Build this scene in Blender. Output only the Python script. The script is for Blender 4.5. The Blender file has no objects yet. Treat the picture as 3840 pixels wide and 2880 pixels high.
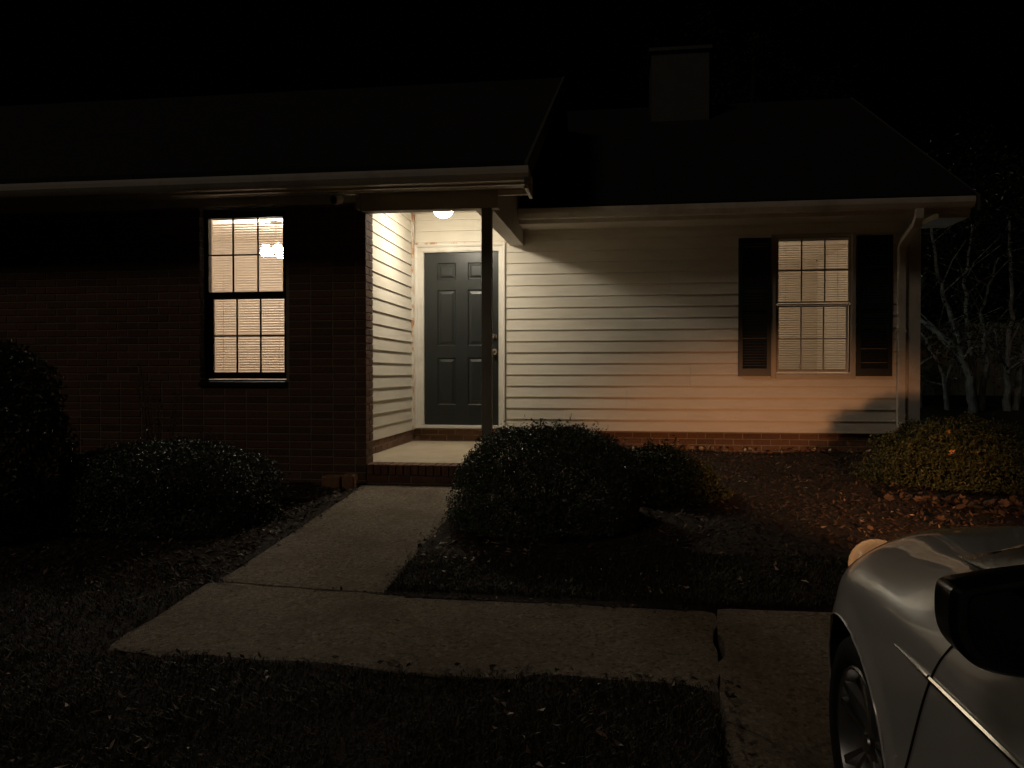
import bpy, bmesh, math, random
import numpy as np
from mathutils import Vector, Matrix

random.seed(7)
rng = np.random.default_rng(7)
R = math.radians
scene = bpy.context.scene
COL = scene.collection

# ------------------------------------------------------------------ camera
cam_d = bpy.data.cameras.new('camera')
cam = bpy.data.objects.new('camera', cam_d)
COL.objects.link(cam)
cam.location = (0, 0, 1.5)
cam.rotation_euler = (R(90 - 0.77), 0, R(7.58))
cam_d.sensor_width = 36
cam_d.lens = 27.04
cam_d.clip_start = 0.02
cam_d.clip_end = 2000
scene.camera = cam

# ------------------------------------------------------------------ night sky and faint sun lamp (street glow from behind the viewer)
world = bpy.data.worlds.new('World')
scene.world = world
world.use_nodes = True
wn = world.node_tree
sky = wn.nodes.new('ShaderNodeTexSky')
sky.sky_type = 'NISHITA'
sky.sun_disc = False
sky.sun_elevation = R(-4)
sky.sun_rotation = R(200)
bg = wn.nodes['Background']
wn.links.new(sky.outputs[0], bg.inputs[0])
bg.inputs[1].default_value = 0.004
sun_d = bpy.data.lights.new('sun', 'SUN')
sun_d.energy = 0.125
sun_d.angle = R(12)
sun_d.color = (1.0, 0.82, 0.64)
sun = bpy.data.objects.new('sun', sun_d)
COL.objects.link(sun)
sun.rotation_euler = (R(46), 0, R(-38))

scene.view_settings.view_transform = 'Standard'
scene.view_settings.look = 'None'
scene.view_settings.exposure = 0
scene.view_settings.gamma = 1
scene.view_settings.use_curve_mapping = False
scene.cycles.use_denoising = True
scene.cycles.max_bounces = 8
scene.cycles.transparent_max_bounces = 24
scene.cycles.sample_clamp_indirect = 4
scene.cycles.caustics_reflective = False
scene.cycles.caustics_refractive = False


# ------------------------------------------------------------------ material helpers
def new_mat(name):
    m = bpy.data.materials.new(name)
    m.use_nodes = True
    nt = m.node_tree
    b = nt.nodes['Principled BSDF']
    return m, nt, b


def N(nt, t, **kw):
    n = nt.nodes.new(t)
    for k, v in kw.items():
        setattr(n, k, v)
    return n


def L(nt, a, b):
    nt.links.new(a, b)


def mixc(nt, fac, a, b, mode='MIX'):
    n = N(nt, 'ShaderNodeMix', data_type='RGBA', blend_type=mode)
    for s, v in ((n.inputs[0], fac), (n.inputs[6], a), (n.inputs[7], b)):
        if isinstance(v, (int, float)):
            s.default_value = v
        elif isinstance(v, (tuple, list)):
            s.default_value = (*v[:3], 1)
        else:
            L(nt, v, s)
    return n.outputs[2]


def coords(nt, kind='Object', scale=(1, 1, 1)):
    tc = N(nt, 'ShaderNodeTexCoord')
    mp = N(nt, 'ShaderNodeMapping')
    mp.inputs['Scale'].default_value = scale
    L(nt, tc.outputs[kind], mp.inputs[0])
    return mp.outputs[0]


def world_pos(nt, scale=(1, 1, 1)):
    g = N(nt, 'ShaderNodeNewGeometry')
    mp = N(nt, 'ShaderNodeMapping')
    mp.inputs['Scale'].default_value = scale
    L(nt, g.outputs['Position'], mp.inputs[0])
    return mp.outputs[0]


def noise(nt, vec, scale, detail=4, rough=0.55):
    n = N(nt, 'ShaderNodeTexNoise')
    n.inputs['Scale'].default_value = scale
    n.inputs['Detail'].default_value = detail
    n.inputs['Roughness'].default_value = rough
    L(nt, vec, n.inputs['Vector'])
    return n.outputs[0]


def ramp(nt, fac, stops):
    r = N(nt, 'ShaderNodeValToRGB')
    el = r.color_ramp.elements
    while len(el) > 1:
        el.remove(el[-1])
    el[0].position = stops[0][0]
    c0 = stops[0][1]
    el[0].color = (*c0, 1) if not isinstance(c0, (int, float)) else (c0, c0, c0, 1)
    for p, c in stops[1:]:
        e = el.new(p)
        e.color = (*c, 1) if not isinstance(c, (int, float)) else (c, c, c, 1)
    L(nt, fac, r.inputs[0])
    return r.outputs[0]


def bump(nt, b, h, strength=0.3, dist=0.01):
    n = N(nt, 'ShaderNodeBump')
    n.inputs['Strength'].default_value = strength
    n.inputs['Distance'].default_value = dist
    L(nt, h, n.inputs['Height'])
    L(nt, n.outputs[0], b.inputs['Normal'])


def rand_value(nt):
    oi = N(nt, 'ShaderNodeObjectInfo')
    g = N(nt, 'ShaderNodeNewGeometry')
    a = N(nt, 'ShaderNodeMath', operation='ADD')
    L(nt, oi.outputs['Random'], a.inputs[0])
    L(nt, g.outputs['Random Per Island'], a.inputs[1])
    f = N(nt, 'ShaderNodeMath', operation='FRACT')
    L(nt, a.outputs[0], f.inputs[0])
    return f.outputs[0]


def simple(name, col, rough=0.5, var=0.15, nscale=6, metallic=0, bstr=0.0, bscale=60, spec=0.5, dirt=None):
    m, nt, b = new_mat(name)
    v = world_pos(nt)
    n1 = noise(nt, v, nscale, 5)
    lo = tuple(c * (1 - var) for c in col)
    hi = tuple(min(1, c * (1 + var)) for c in col)
    c = ramp(nt, n1, [(0.3, lo), (0.7, hi)])
    if dirt:
        n2 = noise(nt, v, dirt[0], 6, 0.65)
        c = mixc(nt, ramp(nt, n2, [(dirt[1], 0.0), (dirt[1] + 0.2, dirt[3])]), c, dirt[2])
    L(nt, c, b.inputs['Base Color'])
    b.inputs['Roughness'].default_value = rough
    b.inputs['Metallic'].default_value = metallic
    b.inputs['Specular IOR Level'].default_value = spec
    if bstr:
        bump(nt, b, noise(nt, v, bscale, 4), bstr, 0.004)
    return m


M = {}


def make_materials():
    # brick
    m, nt, b = new_mat('brick')
    r = rand_value(nt)
    v = world_pos(nt)
    c = ramp(nt, r, [(0.0, (.110, .052, .032)), (.25, (.165, .078, .042)), (.5, (.135, .062, .036)), (.75, (.20, .100, .055)), (1, (.085, .046, .032))])
    n1 = noise(nt, v, 38, 6, .7)
    c = mixc(nt, ramp(nt, n1, [(.42, 0.0), (.75, .5)]), c, (.24, .155, .10))
    n2 = noise(nt, v, 95, 4, .6)
    c = mixc(nt, ramp(nt, n2, [(.5, 0.0), (.8, .6)]), c, (.06, .03, .02))
    L(nt, c, b.inputs['Base Color'])
    b.inputs['Roughness'].default_value = .85
    bump(nt, b, n1, .7, .006)
    M['brick'] = m
    M['mortar'] = simple('mortar', (.27, .23, .18), .95, .2, 20, bstr=.6, bscale=150, dirt=(4, .5, (.32, .25, .18), .6))
    # vinyl siding
    m, nt, b = new_mat('vinyl_siding')
    v = world_pos(nt)
    r = rand_value(nt)
    base = ramp(nt, r, [(0, (.66, .615, .525)), (1, (.72, .675, .585))])
    streak = noise(nt, world_pos(nt, (1.5, 1.5, 9)), 2.2, 6, .6)
    base = mixc(nt, ramp(nt, streak, [(.45, 0.0), (.8, .45)]), base, (.50, .445, .36))
    sm = noise(nt, v, 1.1, 3)
    base = mixc(nt, ramp(nt, sm, [(.5, 0.0), (.8, .3)]), base, (.50, .45, .36))
    L(nt, base, b.inputs['Base Color'])
    b.inputs['Roughness'].default_value = .48
    b.inputs['Specular IOR Level'].default_value = .35
    g = noise(nt, world_pos(nt, (4, 4, 60)), 5, 4)
    bump(nt, b, g, .12, .003)
    M['siding'] = m
    M['trim'] = simple('white_trim', (.70, .67, .60), .5, .08, 4, bstr=.08, bscale=30, dirt=(3.2, .52, (.42, .36, .27), .5))
    # rusty stained trim
    m, nt, b = new_mat('stained_trim')
    v = world_pos(nt)
    c = ramp(nt, noise(nt, v, 5, 4), [(.3, (.64, .60, .51)), (.7, (.74, .70, .61))])
    st = noise(nt, world_pos(nt, (1, 1, .35)), 14, 6, .7)
    c = mixc(nt, ramp(nt, st, [(.48, 0.0), (.60, .9)]), c, (.42, .17, .045))
    L(nt, c, b.inputs['Base Color'])
    b.inputs['Roughness'].default_value = .6
    M['stained'] = m
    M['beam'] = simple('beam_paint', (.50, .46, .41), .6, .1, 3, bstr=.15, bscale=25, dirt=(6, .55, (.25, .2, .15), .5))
    M['chimney'] = simple('night_dark_cladding', (.085, .08, .068), .7, .12, 5)  # siding and rake paint darkened: night shade is put into this colour
    M['gutter'] = simple('gutter_paint', (.68, .64, .56), .42, .08, 3, dirt=(2.5, .5, (.36, .30, .23), .55))
    M['soffit'] = simple('soffit_vinyl', (.64, .60, .52), .5, .06, 3)
    M['vent'] = simple('vent_holes', (.03, .028, .025), .8)
    M['ceiling'] = simple('porch_ceiling_paint', (.68, .64, .55), .7, .06, 3)
    M['door'] = simple('door_paint', (.014, .0175, .0175), .38, .12, 3, bstr=.12, bscale=35)
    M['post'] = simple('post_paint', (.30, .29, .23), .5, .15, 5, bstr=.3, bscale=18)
    M['shutter'] = simple('shutter_vinyl', (.016, .019, .021), .42, .15, 8)
    M['dark_frame'] = simple('dark_window_frame', (.02, .018, .017), .4, .1)
    M['muntin'] = simple('muntin_paint', (.26, .23, .19), .5, .08)
    M['beige_frame'] = simple('beige_window_frame', (.46, .41, .34), .45, .08)
    M['brass'] = simple('satin_metal', (.72, .66, .55), .22, .05, metallic=1)
    M['roof'] = roof_mat()
    M['plaster'] = simple('room_plaster', (.74, .66, .56), .8, .03)
    M['carpet'] = simple('room_floor', (.30, .24, .18), .9, .15, 20)
    M['security'] = simple('camera_plastic', (.62, .62, .62), .35, .03)
    M['black_plastic'] = simple('black_plastic', (.008, .008, .009), .28, .1)
    # glass
    m, nt, b = new_mat('window_glass')
    nt.nodes.remove(b)
    tr = N(nt, 'ShaderNodeBsdfTransparent')
    tr.inputs[0].default_value = (.93, .95, .95, 1)
    gl = N(nt, 'ShaderNodeBsdfGlossy')
    gl.inputs['Roughness'].default_value = .03
    fr = N(nt, 'ShaderNodeFresnel')
    fr.inputs[0].default_value = 1.45
    mx = N(nt, 'ShaderNodeMixShader')
    L(nt, fr.outputs[0], mx.inputs[0])
    L(nt, tr.outputs[0], mx.inputs[1])
    L(nt, gl.outputs[0], mx.inputs[2])
    L(nt, mx.outputs[0], nt.nodes['Material Output'].inputs[0])
    M['glass'] = m
    # blind slats
    m, nt, b = new_mat('blind_slat')
    nt.nodes.remove(b)
    d = N(nt, 'ShaderNodeBsdfDiffuse')
    d.inputs[0].default_value = (.76, .70, .62, 1)
    t = N(nt, 'ShaderNodeBsdfTranslucent')
    t.inputs[0].default_value = (.74, .62, .50, 1)
    mx = N(nt, 'ShaderNodeMixShader')
    mx.inputs[0].default_value = .42
    L(nt, d.outputs[0], mx.inputs[1])
    L(nt, t.outputs[0], mx.inputs[2])
    L(nt, mx.outputs[0], nt.nodes['Material Output'].inputs[0])
    M['slat'] = m
    # concrete
    m, nt, b = new_mat('concrete')
    v = world_pos(nt)
    c = ramp(nt, noise(nt, v, 1.6, 6, .6), [(.3, (.43, .345, .245)), (.7, (.60, .50, .37))])
    n2 = noise(nt, v, 75, 8, .85)
    c = mixc(nt, ramp(nt, n2, [(.42, 0.0), (.62, .9)]), c, (.16, .12, .08))
    n3 = noise(nt, v, 150, 3, .6)
    c = mixc(nt, ramp(nt, n3, [(.58, 0.0), (.75, .6)]), c, (.58, .54, .47))
    vo = N(nt, 'ShaderNodeTexVoronoi')
    vo.inputs['Scale'].default_value = 62
    L(nt, v, vo.inputs['Vector'])
    sp = N(nt, 'ShaderNodeSeparateColor')
    L(nt, vo.outputs['Color'], sp.inputs[0])
    c = mixc(nt, ramp(nt, sp.outputs[0], [(.0, .75), (.30, 0.0)]), c, (.13, .095, .065))
    c = mixc(nt, ramp(nt, sp.outputs[1], [(.80, 0.0), (.95, .6)]), c, (.62, .55, .45))
    n5 = noise(nt, v, 2.6, 7, .7)
    c = mixc(nt, ramp(nt, n5, [(.50, 0.0), (.70, .6)]), c, (.20, .15, .10))
    L(nt, c, b.inputs['Base Color'])
    b.inputs['Roughness'].default_value = .88
    ad = N(nt, 'ShaderNodeMath', operation='ADD')
    L(nt, n2, ad.inputs[0])
    L(nt, n3, ad.inputs[1])
    bump(nt, b, ad.outputs[0], 1.0, .012)
    M['concrete'] = m
    # porch slab
    m, nt, b = new_mat('porch_concrete')
    v = world_pos(nt)
    c = ramp(nt, noise(nt, v, 2.2, 6, .65), [(.3, (.42, .34, .235)), (.7, (.56, .48, .36))])
    c = mixc(nt, ramp(nt, noise(nt, v, 7, 6, .7), [(.55, 0.0), (.72, .5)]), c, (.38, .24, .12))
    L(nt, c, b.inputs['Base Color'])
    b.inputs['Roughness'].default_value = .75
    bump(nt, b, noise(nt, v, 60, 5), .25, .003)
    M['porch'] = m
    # ground: soil, mulch
    m, nt, b = new_mat('mulch_soil')
    v = world_pos(nt)
    c = ramp(nt, noise(nt, v, 30, 6, .75), [(.3, (.014, .010, .007)), (.55, (.045, .029, .019)), (.75, (.085, .055, .036))])
    L(nt, c, b.inputs['Base Color'])
    b.inputs['Roughness'].default_value = .95
    bump(nt, b, noise(nt, v, 55, 6, .7), 1.0, .03)
    M['soil'] = m
    m, nt, b = new_mat('mulch_chip')
    r = rand_value(nt)
    c = ramp(nt, r, [(0, (.03, .019, .012)), (.5, (.065, .04, .025)), (.93, (.09, .056, .034)), (.97, (.20, .145, .09)), (1, (.30, .23, .16))])
    L(nt, c, b.inputs['Base Color'])
    b.inputs['Roughness'].default_value = .75
    M['chip'] = m
    m, nt, b = new_mat('dry_leaf')
    r = rand_value(nt)
    c = ramp(nt, r, [(0, (.16, .075, .03)), (.3, (.30, .15, .06)), (.55, (.42, .28, .15)), (.75, (.52, .42, .28)), (1, (.24, .10, .04))])
    L(nt, c, b.inputs['Base Color'])
    b.inputs['Roughness'].default_value = .55
    M['dry_leaf'] = m
    m, nt, b = new_mat('old_leaf')
    r = rand_value(nt)
    c = ramp(nt, r, [(0, (.045, .028, .017)), (.4, (.075, .046, .028)), (.75, (.12, .078, .048)), (1, (.06, .036, .022))])
    L(nt, c, b.inputs['Base Color'])
    b.inputs['Roughness'].default_value = .7
    M['leaf_pile'] = m
    m, nt, b = new_mat('pale_leaf')
    r = rand_value(nt)
    c = ramp(nt, r, [(0, (.12, .08, .05)), (.5, (.28, .21, .14)), (.85, (.50, .43, .32)), (.95, (.62, .55, .44)), (1, (.26, .14, .07))])
    L(nt, c, b.inputs['Base Color'])
    b.inputs['Roughness'].default_value = .5
    M['pale_leaf'] = m
    m, nt, b = new_mat('orange_leaf')
    c = ramp(nt, noise(nt, world_pos(nt), 60), [(.3, (.50, .20, .04)), (.7, (.68, .36, .09))])
    L(nt, c, b.inputs['Base Color'])
    b.inputs['Roughness'].default_value = .5
    M['orange_leaf'] = m
    m, nt, b = new_mat('grass_blade')
    r = rand_value(nt)
    c = ramp(nt, r, [(0, (.018, .024, .008)), (.5, (.035, .040, .014)), (.8, (.065, .052, .022)), (1, (.11, .08, .04))])
    L(nt, c, b.inputs['Base Color'])
    b.inputs['Roughness'].default_value = .6
    M['grass'] = m

    def leafmat(name, stops, rough, spec=.5):
        m, nt, b = new_mat(name)
        r = rand_value(nt)
        L(nt, ramp(nt, r, stops), b.inputs['Base Color'])
        b.inputs['Roughness'].default_value = rough
        b.inputs['Specular IOR Level'].default_value = spec
        return m
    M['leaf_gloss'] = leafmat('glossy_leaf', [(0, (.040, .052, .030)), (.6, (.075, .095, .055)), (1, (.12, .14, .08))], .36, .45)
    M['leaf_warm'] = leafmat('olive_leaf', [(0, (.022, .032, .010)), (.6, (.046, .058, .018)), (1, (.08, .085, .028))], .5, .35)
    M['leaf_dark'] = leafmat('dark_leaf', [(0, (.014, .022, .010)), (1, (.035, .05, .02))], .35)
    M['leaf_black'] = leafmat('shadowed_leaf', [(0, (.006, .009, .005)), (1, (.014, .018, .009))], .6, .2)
    M['bark'] = simple('pale_bark', (.30, .29, .27), .8, .35, 9, bstr=.6, bscale=30)
    M['twig'] = simple('dark_twig', (.07, .05, .035), .85, .2, 15)
    M['dry_stem'] = simple('dry_stem', (.20, .16, .12), .8, .2, 15)
    M['fence'] = simple('fence_wood', (.42, .38, .27), .8, .2, 4, bstr=.3, bscale=40)
    M['block'] = simple('edging_block', (.34, .19, .11), .9, .3, 12, bstr=.7, bscale=60)
    # car
    m, nt, b = new_mat('car_paint')
    fl = noise(nt, world_pos(nt), 900, 2)
    c = ramp(nt, fl, [(.35, (.74, .73, .71)), (.65, (.80, .79, .77))])
    L(nt, c, b.inputs['Base Color'])
    b.inputs['Metallic'].default_value = .0
    b.inputs['Roughness'].default_value = .32
    b.inputs['Coat Weight'].default_value = 1
    b.inputs['Coat Roughness'].default_value = .04
    M['paint'] = m
    M['mirror_glass'] = simple('mirror_glass', (.035, .035, .037), .03, .02, metallic=1)
    M['rubber'] = simple('tyre_rubber', (.006, .006, .006), .8, .1, 30, bstr=.2, bscale=80)
    M['alloy'] = simple('alloy', (.34, .34, .34), .34, .05, metallic=1)
    M['chrome'] = simple('chrome', (.85, .85, .84), .08, .02, metallic=1)
    M['well'] = simple('wheel_well', (.006, .006, .006), .9)
    M['car_glass'] = simple('car_glass', (.008, .009, .010), .04, .02)
    m, nt, b = new_mat('headlight_lens')
    nt.nodes.remove(b)
    t = N(nt, 'ShaderNodeBsdfTranslucent')
    t.inputs[0].default_value = (.85, .80, .74, 1)
    d = N(nt, 'ShaderNodeBsdfDiffuse')
    d.inputs[0].default_value = (.45, .42, .38, 1)
    mx0 = N(nt, 'ShaderNodeMixShader')
    mx0.inputs[0].default_value = .5
    L(nt, t.outputs[0], mx0.inputs[1])
    L(nt, d.outputs[0], mx0.inputs[2])
    gl = N(nt, 'ShaderNodeBsdfGlossy')
    gl.inputs['Roughness'].default_value = .06
    fr = N(nt, 'ShaderNodeFresnel')
    fr.inputs[0].default_value = 1.5
    mx = N(nt, 'ShaderNodeMixShader')
    L(nt, fr.outputs[0], mx.inputs[0])
    L(nt, mx0.outputs[0], mx.inputs[1])
    L(nt, gl.outputs[0], mx.inputs[2])
    L(nt, mx.outputs[0], nt.nodes['Material Output'].inputs[0])
    M['lens'] = m


def roof_mat():
    m, nt, b = new_mat('roof_shingle')
    v = world_pos(nt)
    c = ramp(nt, noise(nt, v, 14, 5, .7), [(.3, (.006, .006, .007)), (.7, (.015, .015, .016))])
    L(nt, c, b.inputs['Base Color'])
    b.inputs['Roughness'].default_value = .95
    w = N(nt, 'ShaderNodeTexWave', wave_type='BANDS', bands_direction='Y', wave_profile='SAW')
    w.inputs['Scale'].default_value = 1.1
    L(nt, v, w.inputs['Vector'])
    bump(nt, b, w.outputs[1], .5, .01)
    return m


def emis(name, col, strength):
    m = bpy.data.materials.new(name)
    m.use_nodes = True
    nt = m.node_tree
    nt.nodes.remove(nt.nodes['Principled BSDF'])
    e = N(nt, 'ShaderNodeEmission')
    e.inputs[0].default_value = (*col, 1)
    e.inputs[1].default_value = strength
    L(nt, e.outputs[0], nt.nodes['Material Output'].inputs[0])
    return m


make_materials()


# ------------------------------------------------------------------ object helpers
def tag(o, label=None, cat=None, group=None, kind=None):
    if label:
        o['label'] = label
    if cat:
        o['category'] = cat
    if group:
        o['group'] = group
    if kind:
        o['kind'] = kind
    return o


def empty(name, loc=(0, 0, 0), rz=0):
    o = bpy.data.objects.new(name, None)
    COL.objects.link(o)
    o.location = loc
    o.rotation_euler = (0, 0, rz)
    o.empty_display_size = .1
    return o


def link(name, mesh, parent=None, loc=(0, 0, 0), rz=0, scale=(1, 1, 1)):
    o = bpy.data.objects.new(name, mesh)
    COL.objects.link(o)
    o.location = loc
    o.rotation_euler = (0, 0, rz)
    o.scale = scale
    if parent:
        o.parent = parent
    return o


class MB:
    def __init__(s):
        s.v, s.f = [], []

    def add(s, verts, faces):
        n = len(s.v)
        s.v += [tuple(p) for p in verts]
        s.f += [tuple(i + n for i in f) for f in faces]
        return s

    def box(s, x0, x1, y0, y1, z0, z1):
        vs = [(x, y, z) for z in (z0, z1) for y in (y0, y1) for x in (x0, x1)]
        return s.add(vs, [(0, 2, 3, 1), (4, 5, 7, 6), (0, 1, 5, 4), (2, 6, 7, 3), (0, 4, 6, 2), (1, 3, 7, 5)])

    def prism_x(s, prof, x0, x1):
        """profile of (y,z) points, extruded along x"""
        n = len(prof)
        vs = [(x0, y, z) for y, z in prof] + [(x1, y, z) for y, z in prof]
        fs = [tuple(range(n)), tuple(range(2 * n - 1, n - 1, -1))]
        fs += [(i, i + n, (i + 1) % n + n, (i + 1) % n) for i in range(n)]
        return s.add(vs, fs)

    def prism_y(s, prof, y0, y1):
        n = len(prof)
        vs = [(x, y0, z) for x, z in prof] + [(x, y1, z) for x, z in prof]
        fs = [tuple(range(n)), tuple(range(2 * n - 1, n - 1, -1))]
        fs += [(i, i + n, (i + 1) % n + n, (i + 1) % n) for i in range(n)]
        return s.add(vs, fs)

    def lathe(s, prof, c, seg=24, axis='z', cap=True):
        """profile of (r, h) around an axis through c"""
        vs = []
        for r, h in prof:
            for k in range(seg):
                a = 2 * math.pi * k / seg
                u, w = r * math.cos(a), r * math.sin(a)
                p = {'z': (u, w, h), 'x': (h, u, w), 'y': (u, h, w)}[axis]
                vs.append((c[0] + p[0], c[1] + p[1], c[2] + p[2]))
        fs = []
        for i in range(len(prof) - 1):
            for k in range(seg):
                k2 = (k + 1) % seg
                fs.append((i * seg + k, i * seg + k2, (i + 1) * seg + k2, (i + 1) * seg + k))
        if cap:
            fs.append(tuple(range(seg)))
            fs.append(tuple((len(prof) - 1) * seg + k for k in range(seg)))
        return s.add(vs, fs)

    def tube(s, pts, radii, seg=8):
        pts = [Vector(p) for p in pts]
        if isinstance(radii, (int, float)):
            radii = [radii] * len(pts)
        rings = []
        ref = Vector((0.31, 0.17, 0.93)).normalized()
        for i, p in enumerate(pts):
            d = (pts[min(i + 1, len(pts) - 1)] - pts[max(i - 1, 0)]).normalized()
            if abs(d.dot(ref)) > .97:
                u = d.cross(Vector((1, 0, 0))).normalized()
            else:
                u = d.cross(ref).normalized()
            w = d.cross(u)
            rings.append([p + (u * math.cos(2 * math.pi * k / seg) + w * math.sin(2 * math.pi * k / seg)) * radii[i] for k in range(seg)])
        vs = [q for r in rings for q in r]
        fs = []
        for i in range(len(pts) - 1):
            for k in range(seg):
                k2 = (k + 1) % seg
                fs.append((i * seg + k, i * seg + k2, (i + 1) * seg + k2, (i + 1) * seg + k))
        fs.append(tuple(range(seg)))
        fs.append(tuple((len(pts) - 1) * seg + k for k in range(seg)))
        return s.add(vs, fs)

    def mesh(s, name, mat, smooth=False):
        me = bpy.data.meshes.new(name)
        me.from_pydata(s.v, [], s.f)
        bm = bmesh.new()
        bm.from_mesh(me)
        bmesh.ops.recalc_face_normals(bm, faces=bm.faces)
        bm.to_mesh(me)
        bm.free()
        me.materials.append(mat)
        if smooth:
            me.shade_smooth()
            if hasattr(me, 'set_sharp_from_angle'):
                me.set_sharp_from_angle(angle=R(38))
        return me

    def build(s, name, mat, parent=None, smooth=False, bevel=0, loc=(0, 0, 0), rz=0):
        o = link(name, s.mesh(name, mat, smooth), parent, loc, rz)
        if bevel:
            b = o.modifiers.new('bevel', 'BEVEL')
            b.width = bevel
            b.segments = 2
            b.limit_method = 'ANGLE'
        return o


def np_mesh(name, verts, quads, mat, smooth=False):
    """verts (n,3), quads (m,k) numpy arrays -> mesh"""
    me = bpy.data.meshes.new(name)
    k = quads.shape[1]
    me.vertices.add(len(verts))
    me.vertices.foreach_set('co', np.asarray(verts, np.float32).ravel())
    me.loops.add(quads.size)
    me.loops.foreach_set('vertex_index', np.asarray(quads, np.int32).ravel())
    me.polygons.add(len(quads))
    me.polygons.foreach_set('loop_start', np.arange(0, quads.size, k, dtype=np.int32))
    me.polygons.foreach_set('loop_total', np.full(len(quads), k, np.int32))
    me.update(calc_edges=True)
    me.validate()
    me.materials.append(mat)
    if smooth:
        me.shade_smooth()
    else:
        me.shade_flat()
    return me


def vnoise(x, y, seed=0, f=1.0):
    """cheap smooth value noise on numpy arrays"""
    x, y = np.asarray(x) * f, np.asarray(y) * f
    xi, yi = np.floor(x).astype(np.int64), np.floor(y).astype(np.int64)
    fx, fy = x - xi, y - yi
    fx, fy = fx * fx * (3 - 2 * fx), fy * fy * (3 - 2 * fy)

    def h(a, b):
        n = (a * 374761393 + b * 668265263 + seed * 982451653) & 0x7fffffff
        n = ((n ^ (n >> 13)) * 1274126177) & 0x7fffffff
        return ((n ^ (n >> 16)) & 0xffff) / 65535.0
    return (h(xi, yi) * (1 - fx) + h(xi + 1, yi) * fx) * (1 - fy) + (h(xi, yi + 1) * (1 - fx) + h(xi + 1, yi + 1) * fx) * fy


# ------------------------------------------------------------------ heights of the site
YF, YD = 6.55, 8.90          # front of brick wing, front of the siding wing
FLOOR = .70


def plane_z(y):
    y = np.asarray(y, float)
    z = .53 - .07 * (6.55 - y)
    z = np.where(y > 6.55, .53 + .037 * (y - 6.55), z)
    z = np.where(y > 8.9, .617 + .10 * (np.minimum(y, 14) - 8.9), z)
    return np.where(y < 2.27, .53 - .07 * (6.55 - 2.27), z)


def sstep(t):
    t = np.clip(t, 0, 1)
    return t * t * (3 - 2 * t)


def drive_z(x, y):
    return plane_z(y) - .07 * sstep((np.asarray(x, float) - .52) / .2) * sstep((3.2 - np.asarray(y, float)) / .6)


def ground_z(x, y):
    x, y = np.asarray(x, float), np.asarray(y, float)
    z = plane_z(y) + .002
    z = z + .035 * (vnoise(x, y, 1, 1.3) - .5) + .02 * (vnoise(x, y, 2, 4.0) - .5)
    walk = ((x > -2.175) & (x < -1.215) & (y > 3.2) & (y < 6.7)) | ((x > -2.20) & (x < .6) & (y > 3.075) & (y < 3.845 + np.clip(-1.0 - x, 0, 1) * .1))
    z = np.where(walk, plane_z(y) - .06, z)
    dr = (x > .38) & (x < 6.2) & (y < 3.95)
    z = np.where(dr, plane_z(y) - .14, z)
    dr2 = (x > 2.35) & (x < 6.2) & (y < 5.35)
    z = np.where(dr2, plane_z(y) - .14, z)
    return z


def seg_axis(parts):
    out = []
    for a, b, n in parts:
        out += list(np.linspace(a, b, n, endpoint=False))
    out.append(parts[-1][1])
    return np.array(out)


gx = seg_axis([(-300, -40, 8), (-40, -8, 16), (-8, 7, 340), (7, 40, 16), (40, 300, 8)])
gy = seg_axis([(-300, -40, 8), (-40, 0, 20), (0, 9.2, 210), (9.2, 20, 30), (20, 60, 10), (60, 300, 8)])
GX, GY = np.meshgrid(gx, gy)
GZ = ground_z(GX, GY)
verts = np.stack([GX, GY, GZ], -1).reshape(-1, 3)
nx, ny = len(gx), len(gy)
ii, jj = np.meshgrid(np.arange(nx - 1), np.arange(ny - 1))
q = (jj * nx + ii).ravel()
ground = link('ground', np_mesh('ground', verts, np.stack([q, q + 1, q + nx + 1, q + nx], -1), M['soil'], True))
tag(ground, 'dark mulched garden soil around the house', kind='structure')


# ---- paving
def slab(name, parent, outline_fn, x0, x1, y0, y1, zf, th=.12, nx=40, ny=40, jitter=.006, seed=3):
    xs, ys = np.linspace(x0, x1, nx), np.linspace(y0, y1, ny)
    X, Y = np.meshgrid(xs, ys)
    X, Y = X.copy(), Y.copy()
    # ragged edges
    e = jitter
    X[:, 0] += (vnoise(Y[:, 0], Y[:, 0] * 0, seed, 9) - .5) * 2 * e
    X[:, -1] += (vnoise(Y[:, 0], Y[:, 0] * 0, seed + 1, 9) - .5) * 2 * e
    Y[0, :] += (vnoise(X[0], X[0] * 0, seed + 2, 9) - .5) * 2 * e
    Y[-1, :] += (vnoise(X[0], X[0] * 0, seed + 3, 9) - .5) * 2 * e
    if outline_fn:
        X, Y = outline_fn(X, Y)
    Z = zf(X, Y)
    Z = Z + .004 * (vnoise(X, Y, seed + 9, 3) - .5)
    Z[0, :] -= .006
    Z[-1, :] -= .006
    Z[:, 0] -= .006
    Z[:, -1] -= .006
    top = np.stack([X, Y, Z], -1).reshape(-1, 3)
    ii, jj = np.meshgrid(np.arange(nx - 1), np.arange(ny - 1))
    q = (jj * nx + ii).ravel()
    quads = [np.stack([q, q + 1, q + nx + 1, q + nx], -1)]
    rim = list(range(nx)) + [j * nx + nx - 1 for j in range(1, ny)] + [(ny - 1) * nx + i for i in range(nx - 2, -1, -1)] + [j * nx for j in range(ny - 2, 0, -1)]
    low = top[rim].copy()
    low[:, 2] -= th
    n0 = len(top)
    m = len(rim)
    rq = np.array([[rim[(k + 1) % m], rim[k], n0 + k, n0 + (k + 1) % m] for k in range(m)])
    me = np_mesh(name, np.vstack([top, low]), np.vstack([quads[0], rq]), M['concrete'], False)
    return link(name, me, parent)


def edge_x(Y):
    return np.interp(Y, [-6, 2.0, 2.53, 3.03, 3.5, 3.86], [.30, .335, .372, .411, .445, .485])


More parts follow.
